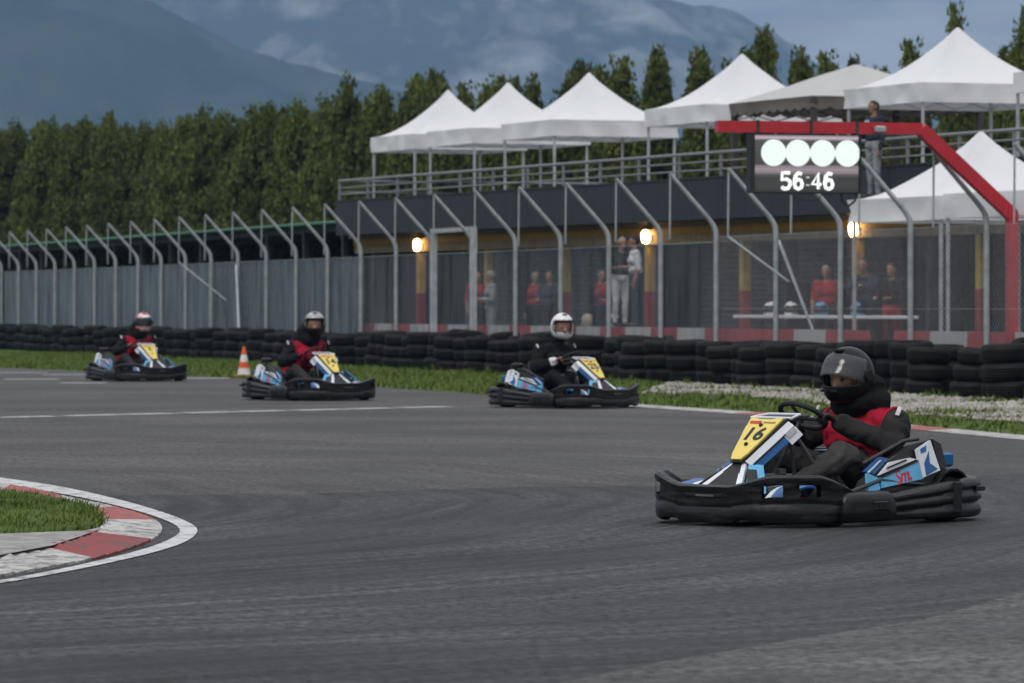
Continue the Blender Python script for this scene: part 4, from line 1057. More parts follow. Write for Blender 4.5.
        for k in range(9):
            an = radians(25 + 15 * k); cx, cz, r = .60, .09, .18
            rings.append([Vector((cx + r * cos(an) * 1.25, s_ * (.30 + w_), cz + r * sin(an) - abs(w_ - .1) * .25)) for w_ in (0, .05, .1, .15, .19)] + [Vector((cx + (r - .012) * cos(an) * 1.25, s_ * (.30 + w_), cz + (r - .012) * sin(an) - abs(w_ - .1) * .25)) for w_ in (.19, .15, .1, .05, 0)])
        a = MB(); a.rings(rings, True, True)
        for fi, f in enumerate(a.f):
            zc = sum(a.v[i][0] for i in f) / len(f); yc = sum(abs(a.v[i][1]) for i in f) / len(f)
            a.m[fi] = 2 if yc > .345 else (1 if zc < .56 else 0)
        bp(a, 'front_fender', [WHITEPL, LBLUE, BLUE])
        # side pods: panels in the x-z plane leaning inwards
        def yv(z): return s_ * (.625 - .22 * (z - .20))
        def panel(pts, mat, name, off=0.0, th=.02, par=t):
            q = orient([Vector((x, yv(z) + s_ * off, z)) for x, z in pts], Vector((0, s_, .3))); a = MB(); a.poly(q, th, 0); return bp(a, name, mat, par)
        panel([(.22, .19), (.13, .29), (-.02, .35), (-.28, .47), (-.46, .50), (-.52, .29), (-.52, .25), (.10, .19)], INK, 'side_pod_body', -.03, .12)
        mp_ = panel([(.10, .225), (.10, .285), (-.27, .375), (-.29, .268)], LBLUE, 'side_pod_panel')
        panel([(.225, .205), (.205, .315), (.115, .285), (.115, .215)], LBLUE, 'pod_front_panel', -.004)
        panel([(.20, .325), (.04, .405), (-.035, .395), (.115, .305)], BLUE, 'pod_fin', -.03)
        panel([(.10, .30), (-.02, .375), (-.20, .395), (-.265, .385)], WHITEPL, 'pod_white_panel', -.006)
        rp_ = panel([(-.285, .275), (-.272, .445), (-.41, .495), (-.455, .315)], WHITEPL, 'pod_rear_panel', .004)
        panel([(-.315, .285), (-.315, .36), (-.375, .43), (-.365, .36), (-.43, .325)], BLUE, 'pod_rear_mark', .0075, .003, rp_)
        panel([(-.30, .42), (-.30, .445), (-.36, .465), (-.35, .43)], BLUE, 'pod_rear_mark', .0075, .003, rp_)
        panel([(-.48, .33), (-.46, .50), (-.53, .47), (-.55, .33)], WHITEPL if s_ < 0 else INK, 'pod_tail', -.02)
        # script on the panel
        sl_ = radians(13); ex = Vector((-1 * s_, 0, 0)) if s_ < 0 else Vector((-1, 0, 0))
        ex = Vector((-cos(sl_), 0, sin(sl_))) if s_ > 0 else Vector((cos(sl_), 0, -sin(sl_)))
        ctr = Vector((-.10, yv(.29) + s_ * .0022, .287)); upv = Vector((0, -s_ * .22, 1))
        text_mesh('Sm.', .118, 'script', REDINK, mp_, frame(ctr, ex, upv), .0012, .0015, .35, .9)
        panel([(.095, .29), (-.265, .38), (-.272, .372), (.095, .281)], INK, 'pod_line', .004, .004, mp_)
        panel([(.02, .345), (-.16, .388), (-.17, .38), (.03, .333)], INK, 'pod_line', .001, .004, mp_)
        panel([(.185, .318), (.05, .387), (.035, .387), (.168, .315)], WHITEPL, 'pod_line', -.022, .004, mp_)
        # rear body: blue box, black guard over rear wheel
        a = MB(); rings = []
        for k in range(8):
            an = radians(20 + 20 * k); rings.append([Vector((-.55 + r * cos(an), s_ * y_, .15 + r * sin(an))) for r, y_ in ((.175, .42), (.175, .63), (.162, .63), (.162, .42))])
        a.rings(rings, True, True); bp(a, 'wheel_guard', BLACKP)
        a = MB(); a.box((-.64, s_ * .42, .37), (.16, .15, .085), bev=.012); bp(a, 'tail_box', BLUE)
        a = MB(); a.tube([(.02, s_ * .40, .36), (-.28, s_ * .46, .49), (-.42, s_ * .46, .50)], .012, 8); a.tube([(-.0, s_ * .46, .33), (-.26, s_ * .52, .44)], .008, 6); bp(a, 'pod_rail', DSTEEL)
    a = MB(); a.poly([Vector((.682, -.03, .372)), Vector((.682, .03, .372)), Vector((.865, .15, .20)), Vector((.865, -.15, .20))][::-1], .01); bp(a, 'nose_grille', INK)
    a = MB(); a.poly(orient([pl(1.06, -.20), pl(1.06, .20), Vector((.27, .125, .648)), Vector((.27, -.125, .648))], Vector((0, 0, 1))), .015); tp = bp(a, 'nose_top', BNAVY)
    a = MB(); q = [pl(1.06, -.20, .004), pl(1.06, .20, .004), Vector((.27, .125, .652)), Vector((.27, -.125, .652))]
    for i in range(4): a.tube([q[i], q[(i + 1) % 4]], .008, 6)
    bp(a, 'nose_top_edge', WHITEPL, tp)
    # engine block on the right, with round cap
    a = MB(); a.box((-.40, -.40, .24), (.24, .18, .22), bev=.02); 
    for k in range(6): a.box((-.40, -.40, .36 + k * .016), (.2, .16, .006))
    bp(a, 'engine', DSTEEL)
    a = MB(); a.lathe([(.0, .50), (.06, .50), (.075, .515), (.075, .55), (.06, .565), (.03, .57), (.03, .585), (0, .585)], (-.47, -.43, .01), 'z', 20); a.tube([(-.47, -.43, .3), (-.47, -.43, .52)], .02, 8); bp(a, 'filler_cap', BLACKP)
    a = MB(); a.lathe([(.05, -.1), (.055, -.08), (.055, .08), (.05, .1)], (-.72, -.05, .22), 'y', 16); bp(a, 'silencer', CHROME)
    return t
K1 = (G(814, 522), radians(225)); K2 = (G(566, 407.5), radians(-49)); K3 = (G(310.5, 400), radians(-57)); K4 = (G(137.5, 381.0), radians(-60))
kart('leading blue and black kart with yellow number plate 16, driver in black helmet', '16', *K1, sc=1.03)
kart('kart with yellow plate 25 in the middle of the track edge, driver in white helmet', '25', *K2, sc=1.02)
kart('kart with yellow plate 14 beside the traffic cone, driver in grey helmet', '14', *K3, sc=1.04)
kart('farthest kart on the left with yellow plate 9, driver in red and white helmet', '9', *K4, sc=1.03)

# ================================================================= PEOPLE
def roundcone(o, p0, r0, p1, r1, n=14, sy=1.0):
    p0, p1 = Vector(p0), Vector(p1); t = p1 - p0
    if t.length < 1e-5: t = Vector((0, 0, 1)); p1 = p0 + t * 1e-4
    t.normalize(); up = Vector((0, 0, 1)) if abs(t.z) < .95 else Vector((1, 0, 0)); u = (up - t * up.dot(t)).normalized(); w_ = t.cross(u); rings = []
    for k in range(5): a = -pi / 2 + (pi / 2) * k / 4.0; rings.append((p0 + t * r0 * sin(a), max(.0008, r0 * cos(a))))
    for k in range(5): a = (pi / 2) * k / 4.0; rings.append((p1 + t * r1 * sin(a), max(.0008, r1 * cos(a))))
    o.rings([[c + (u * cos(2 * pi * j / n) + w_ * sin(2 * pi * j / n)) * r for j in range(n)] for c, r in rings], True, True)
class Body:
    def __init__(s): s.pr = []
    def c(s, p0, r0, p1, r1, mat): s.pr.append((Vector(p0), r0, Vector(p1), r1, mat)); return s
    def hand(s, w_, f, up, thumb, mat, curl=(20, 25, 20), k=1.0):
        f = Vector(f).normalized(); up = Vector(up); up = (up - f * up.dot(f)).normalized(); sd_ = f.cross(up)
        if sd_.dot(Vector(thumb)) < 0: sd_ = -sd_
        w_ = Vector(w_)
        for q in (.028, .010, -.010, -.028): s.c(w_ + f * .01 + sd_ * q * .6 * k, .015 * k, w_ + f * .082 * k + sd_ * q * k, .0125 * k, mat)
        for q, ln in ((.030, .92), (.010, 1.0), (-.010, .95), (-.030, .78)):
            p = w_ + f * .088 * k + sd_ * q * k; d = f.copy(); an = 0
            for sg, (l, r) in enumerate(((.040, .0095), (.026, .0088), (.021, .0078))):
                an += radians(curl[sg]); d = f * cos(an) - up * sin(an); p2 = p + d * l * ln * k; s.c(p, r * k, p2, r * .95 * k, mat); p = p2
        p = w_ + f * .025 * k + sd_ * .026 * k; d = (f * .6 + sd_ * .75 - up * .25).normalized(); p2 = p + d * .045 * k; s.c(p, .0125 * k, p2, .0105 * k, mat)
        d = (f * .85 + sd_ * .15 - up * .6).normalized(); s.c(p2, .0105 * k, p2 + d * .032 * k, .009 * k, mat)
    def head(s, c, fwd, skin, k=1.0, eye=None):
        c = Vector(c); f = Vector(fwd).normalized(); u = Vector((0, 0, 1)); u = (u - f * u.dot(f)).normalized(); l = u.cross(f)
        at = lambda x, y, z: c + (f * x + l * y + u * z) * k
        s.c(at(-.03, 0, .015), .085 * k, at(.015, 0, .03), .078 * k, skin); s.c(at(.03, 0, -.02), .068 * k, at(.045, 0, -.075), .045 * k, skin)
        s.c(at(.088, 0, .0), .010 * k, at(.104, 0, -.03), .014 * k, skin)
        s.c(at(.083, -.018, -.062), .009 * k, at(.083, .018, -.062), .009 * k, skin if eye is None else eye[1])
        for y in (-1, 1):
            s.c(at(-.005, y * .078, .015), .016 * k, at(-.012, y * .082, -.025), .012 * k, skin)
            if eye: s.c(at(.082, y * .030, .006), .009 * k, at(.083, y * .038, .006), .008 * k, eye[0])
            s.c(at(.080, y * .018, .028), .010 * k, at(.075, y * .045, .026), .009 * k, skin)
    def build(s, name, mats, parent, vox, folds=None):
        o = MB()
        for p0, r0, p1, r1, m in s.pr: roundcone(o, p0, r0, p1, r1)
        ob = o.build(name, mats, parent)
        md = ob.modifiers.new('r', 'REMESH'); md.mode = 'VOXEL'; md.voxel_size = vox
        sm = ob.modifiers.new('s', 'SMOOTH'); sm.iterations = 2; sm.factor = .5
        dg = bpy.context.evaluated_depsgraph_get(); dg.update()
        me = bpy.data.meshes.new_from_object(ob.evaluated_get(dg)); ob.modifiers.clear(); old = ob.data; ob.data = me; me.name = name; bpy.data.meshes.remove(old)
        me.materials.clear()
        for m in mats: me.materials.append(m)
        pr_ = [(p0, p1 - p0, (p1 - p0).length_squared, r0, r1, m) for p0, r0, p1, r1, m in s.pr]
        idx = []
        for f in me.polygons:
            c = f.center; best = 9; bm_ = 0
            for p0, d, ll, r0, r1, m in pr_:
                t = 0 if ll < 1e-9 else max(0, min(1, (c - p0).dot(d) / ll)); q = (c - p0 - d * t).length - (r0 + (r1 - r0) * t)
                if q < best: best = q; bm_ = m
            idx.append(bm_)
        me.polygons.foreach_set('material_index', idx); me.polygons.foreach_set('use_smooth', [True] * len(idx)); me.update()
        if folds:
            cl = [True] * len(me.vertices)
            for f, m in zip(me.polygons, idx):
                if m in folds:
                    for q in f.vertices: cl[q] = False
            nr = [v.normal.copy() for v in me.vertices]
            for v, n, ok in zip(me.vertices, nr, cl):
                if ok:
                    p = v.co; w_ = noise.noise_vector(p * 3.0) * .12
                    a = 1 - abs(noise.noise(Vector((p.x * 9 + p.z * 5, p.y * 9 - p.z * 6, p.z * 13)) + w_ * 9)) * 2.2
                    v.co = p + n * (.011 * a + .006 * noise.noise(p * 22))
            me.update()
        return ob
def cloth(name, col, **k): return M(name, col, .88, var=.3, scale=6, bump=.9, bscale=11, spec=.12, **k)
SKIN = M('skin', (.25, .135, .095), .55, var=.08); LIPS = M('lips', (.28, .11, .09), .5); EYE = M('eyes', (.02, .015, .012), .3)
CHAR = cloth('charcoal_cloth', (.024, .0235, .024)); TROU = cloth('grey_trousers', (.048, .046, .046)); BLK = cloth('black_cloth', (.010, .010, .011)); DGREY = cloth('dark_grey_cloth', (.030, .029, .030)); REDV = cloth('red_vest', (.30, .012, .03)); REDS = cloth('red_shirt', (.24, .022, .028))
WHT = cloth('white_cloth', (.58, .58, .60)); GRY = cloth('grey_overall', (.22, .24, .26)); NAVYC = cloth('navy_cloth', (.03, .035, .05)); GLOVE = M('black_glove', (.014, .014, .015), .6, bump=.4, bscale=60)
HAIRD = M('dark_hair', (.02, .014, .01), .6, bump=.6, bscale=60); HAIRG = M('grey_hair', (.22, .2, .18), .6, bump=.6, bscale=60); SHOE = M('shoe', (.03, .03, .03), .5)
# ---- helmets: open front shell + chin bar, visor
def shell(rx, ry, rz, c, R, hole, sc=1.0, az0=-pi, az1=pi, e0=-62, e1=90, n=48, m_=30):
    """lat-long shell; returns verts/faces; hole(az, el) -> True removes the face"""
    vs = []; fs = []; cells = []
    for j in range(m_ + 1):
        el = radians(e0 + (e1 - e0) * j / m_)
        for i in range(n + 1):
            az = az0 + (az1 - az0) * i / n
            x, y, z = cos(az) * cos(el), sin(az) * cos(el), sin(el)
            fx = rx
            chin = max(0, cos(az)) ** 2 * max(0, -sin(el)) * .36      # jutting chin bar
            if el < 0: k_ = cos(el) ** -.35
            else: k_ = 1
            p = Vector(((x * fx * (1 + chin) * min(k_, 1.16)), y * ry * min(k_, 1.10), z * rz)) * sc
            vs.append(c + R @ p)
    for j in range(m_):
        for i in range(n):
            az = az0 + (az1 - az0) * (i + .5) / n; el = e0 + (e1 - e0) * (j + .5) / m_
            if hole and hole(az, el): continue
            a = j * (n + 1) + i; fs.append([a, a + 1, a + n + 2, a + n + 1])
    return vs, fs
def solid(ob, th):
    bm = bmesh.new(); bm.from_mesh(ob.data); bmesh.ops.remove_doubles(bm, verts=bm.verts, dist=.0004)
    bm.to_mesh(ob.data); bm.free()
    md = ob.modifiers.new('s', 'SOLIDIFY'); md.thickness = th; md.offset = -1
    dg = bpy.context.evaluated_depsgraph_get(); dg.update(); me = bpy.data.meshes.new_from_object(ob.evaluated_get(dg)); ob.modifiers.clear(); old = ob.data; nm = old.name; ob.data = me; bpy.data.meshes.remove(old); me.name = nm
def visor_mat(name, col, alpha, rough=.12):
    m, N, L, b = nodes(name); b.inputs['Base Color'].default_value = (*col, 1); b.inputs['Roughness'].default_value = rough
    t = N.new('ShaderNodeBsdfTransparent'); mx = N.new('ShaderNodeMixShader'); mx.inputs[0].default_value = alpha
    L.new(t.outputs[0], mx.inputs[1]); L.new(b.outputs[0], mx.inputs[2]); L.new(mx.outputs[0], N['Material Output'].inputs[0]); return m
VSMOKE = visor_mat('smoked_visor', (.07, .075, .085), .55); VDARK = visor_mat('dark_visor', (.012, .013, .016), .97)
def helmet_paint(name, base, mark, thr, sc):
    m, N, L, b = nodes(name); tc = N.new('ShaderNodeTexCoord'); n = N.new('ShaderNodeTexNoise'); n.inputs['Scale'].default_value = sc; n.inputs['Detail'].default_value = 2; n.inputs['Distortion'].default_value = 1.5
    L.new(tc.outputs['Object'], n.inputs['Vector']); r = N.new('ShaderNodeValToRGB'); r.color_ramp.interpolation = 'CONSTANT'; e = r.color_ramp.elements; e[0].position = 0; e[1].position = thr; e[0].color = (*base, 1); e[1].color = (*mark, 1)
    L.new(n.outputs['Fac'], r.inputs[0]); L.new(r.outputs[0], b.inputs['Base Color']); b.inputs['Roughness'].default_value = .28; b.inputs['Coat Weight'].default_value = .3; return m
HB = M('matte_black_helmet', (.007, .007, .0075), .36, var=.25, scale=12, spec=.2); HW = helmet_paint('white_helmet', (.68, .68, .70), (.03, .03, .035), .60, 7); HG = M('silver_helmet', (.34, .35, .37), .3, metal=.2)
HR = helmet_paint('red_white_helmet', (.60, .045, .055), (.72, .70, .70), .49, 10); HT = M('tan_helmet', (.42, .36, .28), .4); HPW = M('plain_white_helmet', (.6, .61, .62), .3); HBL = M('blue_helmet', (.07, .28, .48), .3); TRIM = M('helmet_lining', (.008, .008, .008), .9)
def helmet(c, yaw, pitch, paint, parent, visor, raise_deg=0, chinmat=None, sc=1.0, name='helmet'):
    c = Vector(c); R = (Matrix.Rotation(yaw, 3, 'Z') @ Matrix.Rotation(pitch, 3, 'Y'))
    hole = lambda az, el: abs(az) < radians(74) and -17 < el < 27
    vs, fs = shell((.150), .130, .152, c, R, hole, sc); o = MB(); o.add(vs, fs, 0, True)
    if chinmat:
        for i, f in enumerate(o.f):
            q = R.inverted() @ (sum((Vector(o.v[k]) for k in f), Vector()) / len(f) - c)
            if q.z < -.02 * sc and q.x > -.02 * sc: o.m[i] = 1
    h = o.build(name, [paint, chinmat or paint], parent); solid(h, .022 * sc)
    o = MB(); loop = []
    for k in range(40):
        a = 2 * pi * k / 40; az = radians(75) * max(-1, min(1, 1.25 * cos(a))); el = radians(5 + 22.5 * max(-1, min(1, 1.3 * sin(a))))
        chin = max(0, cos(az)) ** 2 * max(0, -sin(el)) * .36; kk = min(1.16, cos(el) ** -.35) if el < 0 else 1
        loop.append(c + R @ (Vector((cos(az) * cos(el) * .150 * (1 + chin) * kk, sin(az) * cos(el) * .130 * kk, sin(el) * .152)) * sc))
    o.tube(loop, .006 * sc, 6, loop=True); o.build('opening_trim', TRIM, h)
    if visor:
        Rv = R @ Matrix.Rotation(radians(-raise_deg), 3, 'Y')
        vs, fs = shell((.150), .130, .152, c, Rv, None, 1.045 * sc, -radians(80), radians(80), -17, 30, 26, 10)
        o = MB(); o.add(vs, fs, 0, True); v = o.build('visor', visor, h); solid(v, .004)
        for s_ in (-1, 1):
            o = MB(); q = c + R @ (Vector((.01, s_ * .134, .005)) * sc); o.lathe([(.0, -.012), (.026, -.012), (.028, 0), (.024, .012), (0, .014)], (0, 0, 0), 'y', 16); o.v = [tuple(R @ (Vector(x) * sc) + q) for x in o.v]; o.build('visor_hinge', TRIM, h)
    o = MB(); R3 = R
    for dx, dy in ((.175, .03), (.175, -.03)):
        o = MB(); o.box(c + R @ (Vector((dx * .985, dy, -.062)) * sc), (.012 * sc, .04 * sc, .012 * sc), R3); o.build('vent', TRIM, h)
    o = MB()
    o.box(c + R @ (Vector((.055, 0, .138)) * sc), (.07 * sc, .05 * sc, .012 * sc), R3, bev=.004); o.build('vent', TRIM, h)
    return h
def driver(label, loc, rz, sc, look, tilt, hand_mat, cols, helm, knee_mat, vox, hood=True, lean=0.0, white_cuff=None, up=0.0, fwd=0.0, hdz=0.0):
    """seated driver, kart coordinates; cols = [torso, sleeves]; up raises chest and head of the taller drivers"""
    t = thing('person', label, 'person', loc, rz, 'drivers sitting in the karts', sc)
    mats = [cols[0], cols[1], knee_mat, hand_mat, SKIN, EYE, SHOE, BLK, LIPS, white_cuff or cols[1]]
    b = Body(); T, S_, K_, HND, SK, EY, SH_, HO, LP, CU = range(10)
    U = Vector((fwd, lean * .75, up)); V_ = Vector; lean *= .3
    b.c((-.40, .10, .23), .125, (-.40, -.10, .23), .125, K_)
    b.c((-.44, .07, .34), .150, (-.44, -.07, .34), .150, T); b.c(V_((-.47, .10, .50)) + U * .7, .135, V_((-.47, -.10, .50)) + U * .7, .135, T); b.c(V_((-.40, .09, .49)) + U * .6, .150, V_((-.40, -.09, .49)) + U * .6, .150, T)
    b.c(V_((-.39, .14, .60)) + U, .098, V_((-.39, -.14, .60)) + U, .098, T); b.c(V_((-.32, .08, .52)) + U * .8, .11, V_((-.32, -.08, .52)) + U * .8, .11, T)
    hc = V_((-.28, lean, .905 + hdz)) + U; b.c(V_((-.38, lean * .5, .64)) + U, .085, V_((-.32, lean * .8, .80)) + U, .078, HO)
    if hood:
        b.c(V_((-.40, .09, .72)) + U, .105, V_((-.40, -.09, .72)) + U, .105, HO); b.c(V_((-.38, .07, .80)) + U, .095, V_((-.38, -.07, .80)) + U, .095, HO); b.c(V_((-.30, .05, .72)) + U, .088, V_((-.30, -.05, .72)) + U, .088, HO)
        b.c(V_((-.27, .03, .76)) + U, .075, V_((-.27, -.03, .76)) + U, .075, HO); b.c(V_((-.44, 0, .76)) + U, .105, V_((-.40, 0, .86)) + U, .085, HO)
        for k in range(6):                               # folds of the hood
            a0 = .5 + k * .85; b.c(V_((-.36 + .13 * cos(a0), .14 * sin(a0), .70 + .02 * (k % 3))) + U, .03, V_((-.36 + .13 * cos(a0 + .7), .14 * sin(a0 + .7), .74 - .02 * (k % 2))) + U, .028, HO)
    yaw = look; b.head(hc + V_((.030 * cos(yaw), .030 * sin(yaw), -.005)), (cos(yaw), sin(yaw), -tilt), SK, 1.16, (EY, LP))
    wc = V_((.10, 0, .640)); ax = V_((-.56, 0, .83)).normalized(); v = ax.cross(V_((0, 1, 0)))
    for s_ in (-1, 1):
        an = radians(14); gp_ = wc + V_((0, s_ * cos(an) * .150, 0)) - v * sin(an) * .137
        if (gp_ - wc).x > 0: gp_ = wc + V_((0, s_ * cos(an) * .150, 0)) + v * sin(an) * .137
        wr = gp_ + V_((-.080, s_ * .030, -.035)) + ax * .02
        sh_ = V_((-.40, s_ * .255, .59)) + U; el = V_((-.24, s_ * .385, .46)) + U * .5; fd = (wr - el).normalized()
        b.c(sh_, .092, sh_ + V_((.02, s_ * .02, -.04)), .088, S_); b.c(sh_, .086, el, .070, S_); b.c(el, .070, wr - fd * .04, .052, S_)
        for q in (.25, .5, .75): b.c(el.lerp(wr, q * .8) + V_((0, s_ * .02, -.01)), .06 - q * .012, el.lerp(wr, q * .8) + V_((.01, -s_ * .02, .015)), .058 - q * .012, S_)   # sleeve folds
        b.c(sh_.lerp(el, .5) + V_((.015, s_ * .012, 0)), .078, sh_.lerp(el, .6), .076, S_)
        b.c(wr - fd * .055, .054, wr - fd * .015, .052, CU)
        b.c(wr - fd * .02, .032, wr, .030, HND)
        f = (gp_ - wr + ax * .032).normalized(); b.hand(wr, f, (ax + V_((0, s_ * .3, 0))), V_((0, -s_, .4)), HND, (58, 72, 48), 1.12)
        hp = V_((-.38, s_ * .13, .23)); kn = V_((.05, s_ * .26, .405)); an_ = V_((.46, s_ * .19, .18))
        b.c(hp, .122, kn, .082, K_); b.c(kn, .080, an_, .052, K_); b.c(hp.lerp(kn, .55) + V_((0, s_ * .02, .02)), .088, hp.lerp(kn, .7), .086, K_)
        b.c(an_, .045, an_ + V_((.03, 0, -.05)), .042, SH_); b.c(an_ + V_((-.01, 0, -.06)), .036, an_ + V_((.14, -s_ * .01, .02)), .032, SH_)
    b.build('body', mats, t, vox, (HND, SK, EY, LP, SH_))
    helmet(hc + V_((.01, 0, .015)), yaw, tilt, helm[0], t, helm[1], helm[2], helm[3], 1.17)
    for s_ in (-1, 1):
        if cols[0] is REDV:                              # sleeveless vest edges
            o = MB(); o.tube([V_((-.415 + .12 * cos(a), s_ * (.232 + .012 * sin(a)), .57 + .115 * sin(a))) + U for a in [2 * pi * k / 20 for k in range(20)]], .012, 6, loop=True); o.build('vest_edge', REDV, t)
        o = MB(); o.box(V_((-.355, s_ * .325, .668)) + U, (.014, .026, .06), Matrix.Rotation(-.55, 3, 'Y') @ Matrix.Rotation(s_ * .6, 3, 'Z'), bev=.003); o.build('sleeve_patch', WHT, t)
    return t
driver('driver in matte black helmet with raised visor, red vest and black gloves', K1[0], K1[1], 1.03, radians(4), .08, GLOVE, [REDV, CHAR], (HB, VSMOKE, 23, None), TROU, .0095, up=-.005, fwd=-.045, hdz=-.04)
driver('driver in white helmet and black suit with white shoulder patches', K2[0], K2[1], 1.02, radians(-22), .05, SKIN, [BLK, BLK], (HW, None, 0, None), BLK, .0125, False, .10, WHT, .13, .08)
driver('driver in silver grey helmet with black chin bar and red vest', K3[0], K3[1], 1.04, radians(-28), .02, REDV, [REDV, BLK], (HG, None, 0, HB), DGREY, .0125, up=.12, fwd=.08, lean=.17)
driver('driver in red and white helmet with dark closed visor', K4[0], K4[1], 1.03, radians(-22), .03, SKIN, [REDV, BLK], (HR, VDARK, 0, None), DGREY, .0125, up=.10, fwd=.08, lean=.19)

def stander(label, p, z, yaw, cols, hair=HAIRD, h=1.76, arms=('down', 'down'), bend=0.0, group='people in the pits behind the fence', hairk='hair', marks=None):
    """cols = torso, sleeves, legs, forearm"""
    t = thing('person', label, 'person', (p.x, p.y, z), yaw, group, h / 1.76)
    mats = [cols[0], cols[1], cols[2], cols[3], SKIN, EYE, SHOE, LIPS]; b = Body()
    fw = lambda zz: bend * max(0, zz - .95)
    for s_ in (-1, 1):
        b.c((.0, s_ * .09, .90), .095, (.015, s_ * .105, .49), .062, 2); b.c((.015, s_ * .105, .49), .06, (-.01, s_ * .11, .10), .042, 2)
        b.c((-.02, s_ * .11, .055), .042, (.15, s_ * .125, .035), .034, 6)
        sh_ = Vector((fw(1.42), s_ * .185, 1.42 - bend * .08)); mode = arms[0 if s_ < 0 else 1]
        if mode == 'down': el, wr, f, up = sh_ + Vector((-.02, s_ * .06, -.30)), sh_ + Vector((.06, s_ * .07, -.55)), (.1, 0, -1), (.0, s_, 0)
        elif mode == 'front': el, wr, f, up = sh_ + Vector((.04, s_ * .07, -.29)), sh_ + Vector((.27, s_ * -.02, -.27)), (1, -s_ * .5, .1), (0, 0, 1)
        elif mode == 'face': el, wr, f, up = sh_ + Vector((.10, s_ * .05, -.27)), sh_ + Vector((.20, -s_ * .08, -.03)), (-.2, -s_ * .5, .8), (1, 0, .2)
        else: el, wr, f, up = sh_ + Vector((.20, s_ * .04, -.20)), sh_ + Vector((.43, s_ * .0, -.12)), (1, 0, .3), (0, 0, 1)
        b.c(sh_, .066, el, .048, 1); b.c(el, .046, wr, .032, 3); b.c(wr, .028, wr + Vector(f).normalized() * .01, .026, 4)
        b.hand(wr, f, up, (1, -s_ * .2, 0) if mode == 'down' else (0, -s_, .5), 4)
    b.c((0, .07, .96), .115, (0, -.07, .96), .115, 2); b.c((fw(1.1), .06, 1.10), .118, (fw(1.1), -.06, 1.10), .118, 0)
    b.c((fw(1.28) + .01, .09, 1.28), .118, (fw(1.28) + .01, -.09, 1.28), .118, 0); b.c((fw(1.40), .12, 1.40), .075, (fw(1.40), -.12, 1.40), .075, 0)
    b.c((fw(1.44), 0, 1.44), .058, (fw(1.55) + .01, 0, 1.55), .052, 4)
    hc = Vector((fw(1.63) + .02, 0, 1.635)); b.head(hc, (1, 0, -bend * .5), 4, .98, (5, 7))
    b.build('body', mats, t, .0135, (4, 5, 6, 7))
    if hair:
        o = Body(); o.c(hc + Vector((-.045, 0, .02)), .088, hc + Vector((-.005, 0, .05)), .080, 0)
        if hairk == 'cap': o.c(hc + Vector((.03, 0, .085)), .03, hc + Vector((.13, 0, .06)), .025, 0)
        o.build(hairk, [hair], t, .012)
    if marks: marks(t)
    return t
def ang(dx, dy): return atan2(dy, dx)
fl = .352
stander('person in a red shirt partly hidden by the right gate post', gp(477.5, 98), fl, ang(.4, -1), [REDS, REDS, BLK, SKIN])
stander('bald man in grey overalls seen from the side, right of the gate', gp(491, 96.5), fl, ang(-1, -.3), [GRY, GRY, GRY, GRY], HAIRG, 1.76, ('front', 'front'))
stander('person with red shirt front standing behind the hazy sheet', gp(535, 95), fl, ang(.3, -1), [REDS, BLK, BLK, BLK], None, 1.74, ('down', 'front'))
stander('person in dark clothes standing right of the red shirt front', gp(550, 94), fl, ang(-.5, -1), [NAVYC, NAVYC, BLK, NAVYC], HAIRD, 1.74, ('front', 'down'))
stander('person in dark jacket over red shirt raising a hand to the face', gp(601, 88.5), fl, ang(.5, -1), [REDS, BLK, BLK, BLK], HAIRD, 1.72, ('front', 'face'))
stander('person in black jacket and white trousers standing on the barrier', gp(620, 86.4), .952, ang(.5, -1), [BLK, BLK, WHT, BLK], HAIRG, 1.72, ('front', 'front'), .12)
stander('man in white shirt, dark cap and dark trousers standing on the barrier', gp(636, 85.5), .952, ang(-1, -.15), [WHT, WHT, NAVYC, SKIN], NAVYC, 1.74, ('front', 'down'), .05, hairk='cap')
stander('person in red top behind the long white table', gp(826, 82.0), fl, ang(-.3, -1), [REDS, REDS, BLK, SKIN], HAIRG, 1.74, ('down', 'down'))
def chev(t):
    o = MB()
    for s_ in (-1, 1): o.box((.155, s_ * .06, 1.33), (.02, .03, .16), Matrix.Rotation(s_ * .5, 3, 'X'), bev=.006)
    o.build('chevron', WHT, t)
stander('person in dark jacket with white chevrons bending over the table', gp(868, 78.6), fl, ang(-.6, -1), [NAVYC, NAVYC, BLK, NAVYC], HAIRD, 1.84, ('reach', 'reach'), .25, marks=chev)
stander('person in dark jacket over red holding something near the right tent', gp(892, 77.6), fl, ang(-.8, -1), [BLK, BLK, REDS, BLK], HAIRD, 1.74, ('front', 'front'))
stander('person in dark and white racing suit standing on the roof deck', gp(874, 80.6), 3.272, ang(-1, -.6), [NAVYC, NAVYC, GRY, NAVYC], HAIRD, 1.76, ('front', 'down'), group='people on the roof deck', marks=chev)
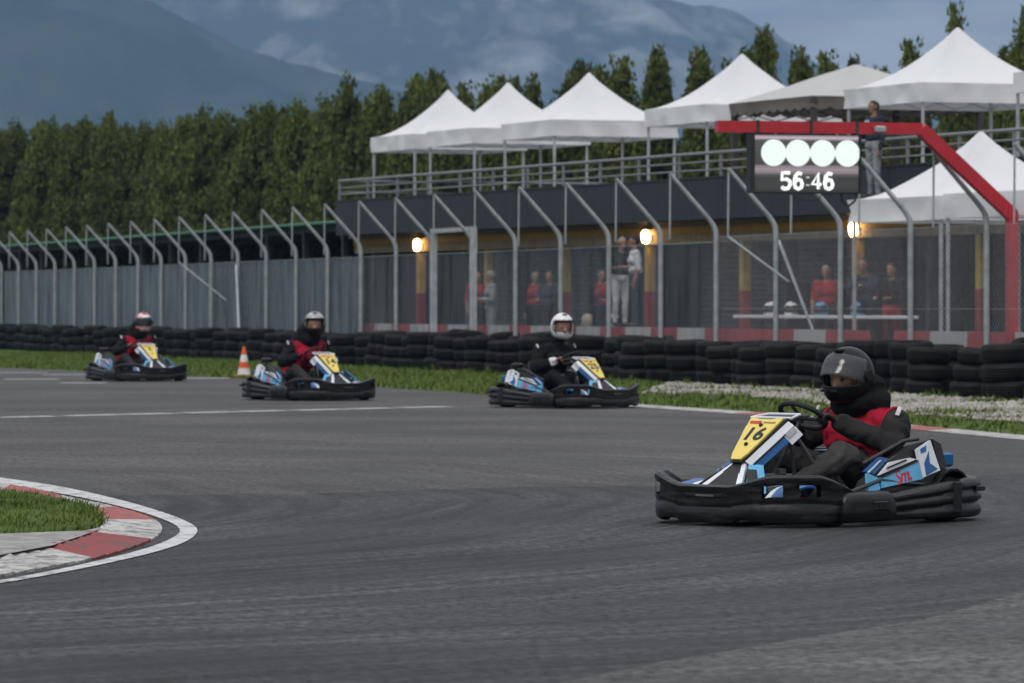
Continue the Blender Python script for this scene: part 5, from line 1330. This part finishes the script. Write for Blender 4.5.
# helmets resting on the barrier and on the table
def loose(c, yaw, paint, lab, visor=VDARK):
    h = helmet((0, 0, .095), 0, 0, paint, None, visor); h.location = c; h.rotation_euler = (0, 0, yaw); tag(h, lab, 'helmet', 'helmets put down in the pits'); return h
for i_, (px, Y, z, paint, lab) in enumerate(((587.5, 88.6, .952, HT, 'pale tan helmet resting on the barrier left of the white trousers'), (613.5, 86.9, .952, HPW, 'white helmet resting on the barrier at the foot of the white trousers'))):
    loose(Vector(((px - CX) / F * Y, Y, z)), -1.2 if i_ else 2.0, paint, lab)
tcn = 29.6
def tpos(px, off=0): Y = tcn / (.2995 + (px - CX) / F); return Vector(((px - CX) / F * Y, Y, 0))
ta, tb = tpos(748), tpos(902); mid = (ta + tb) / 2; tl = (ta - tb).length
tb_ = thing('long_table', 'long white-topped table with helmets on it behind the chain link', 'table', (mid.x, mid.y, .352), fang)
a = MB(); a.box((0, 0, .80), (tl, .6, .06), bev=.01); a.build('tabletop', WHITEPL, tb_)
for x in (-tl / 2 + .1, -tl / 6, tl / 6, tl / 2 - .1):
    for y in (-.25, .25): a = MB(); a.tube([(x, y, 0), (x, y, .77)], .018, 6); a.build('leg', DSTEEL, tb_)
for px, paint, lab, vz in ((771, HPW, 'white helmet on the table left of the fence post', VDARK), (791, HPW, 'white helmet on the table beside the leaning brace', VDARK), (804, HB, 'black helmet on the table between the white and blue helmets', None), (821, HBL, 'light blue helmet on the table in front of the red top', VDARK), (858, HBL, 'light blue helmet on the table in front of the bending person', VDARK)):
    p = tpos(px); loose(Vector((p.x, p.y, .352 + .832)), -1.6 + rng.uniform(-1, 1), paint, lab, vz)

# ================================================================= CAMERA
cam = bpy.data.cameras.new('camera'); co = bpy.data.objects.new('camera', cam); COL.objects.link(co); scene.camera = co
co.location = (0, 0, H); co.rotation_euler = (pi / 2, 0, 0)
cam.sensor_width = 36; cam.lens = F * 36 / 1024; cam.shift_y = -(341.5 - YH) / 1024; cam.clip_start = .5; cam.clip_end = 12000
cam.dof.use_dof = True; cam.dof.focus_distance = 27.5; cam.dof.aperture_fstop = 6.7
vs_ = scene.view_settings; vs_.view_transform = 'Standard'; vs_.look = 'None'; vs_.exposure = 0.2; vs_.gamma = 1; vs_.use_curve_mapping = False
scene.render.engine = 'CYCLES'; cy = scene.cycles; cy.use_denoising = True; cy.max_bounces = 6; cy.volume_bounces = 0; cy.transparent_max_bounces = 24; cy.sample_clamp_indirect = 6
scene.render.film_transparent = False
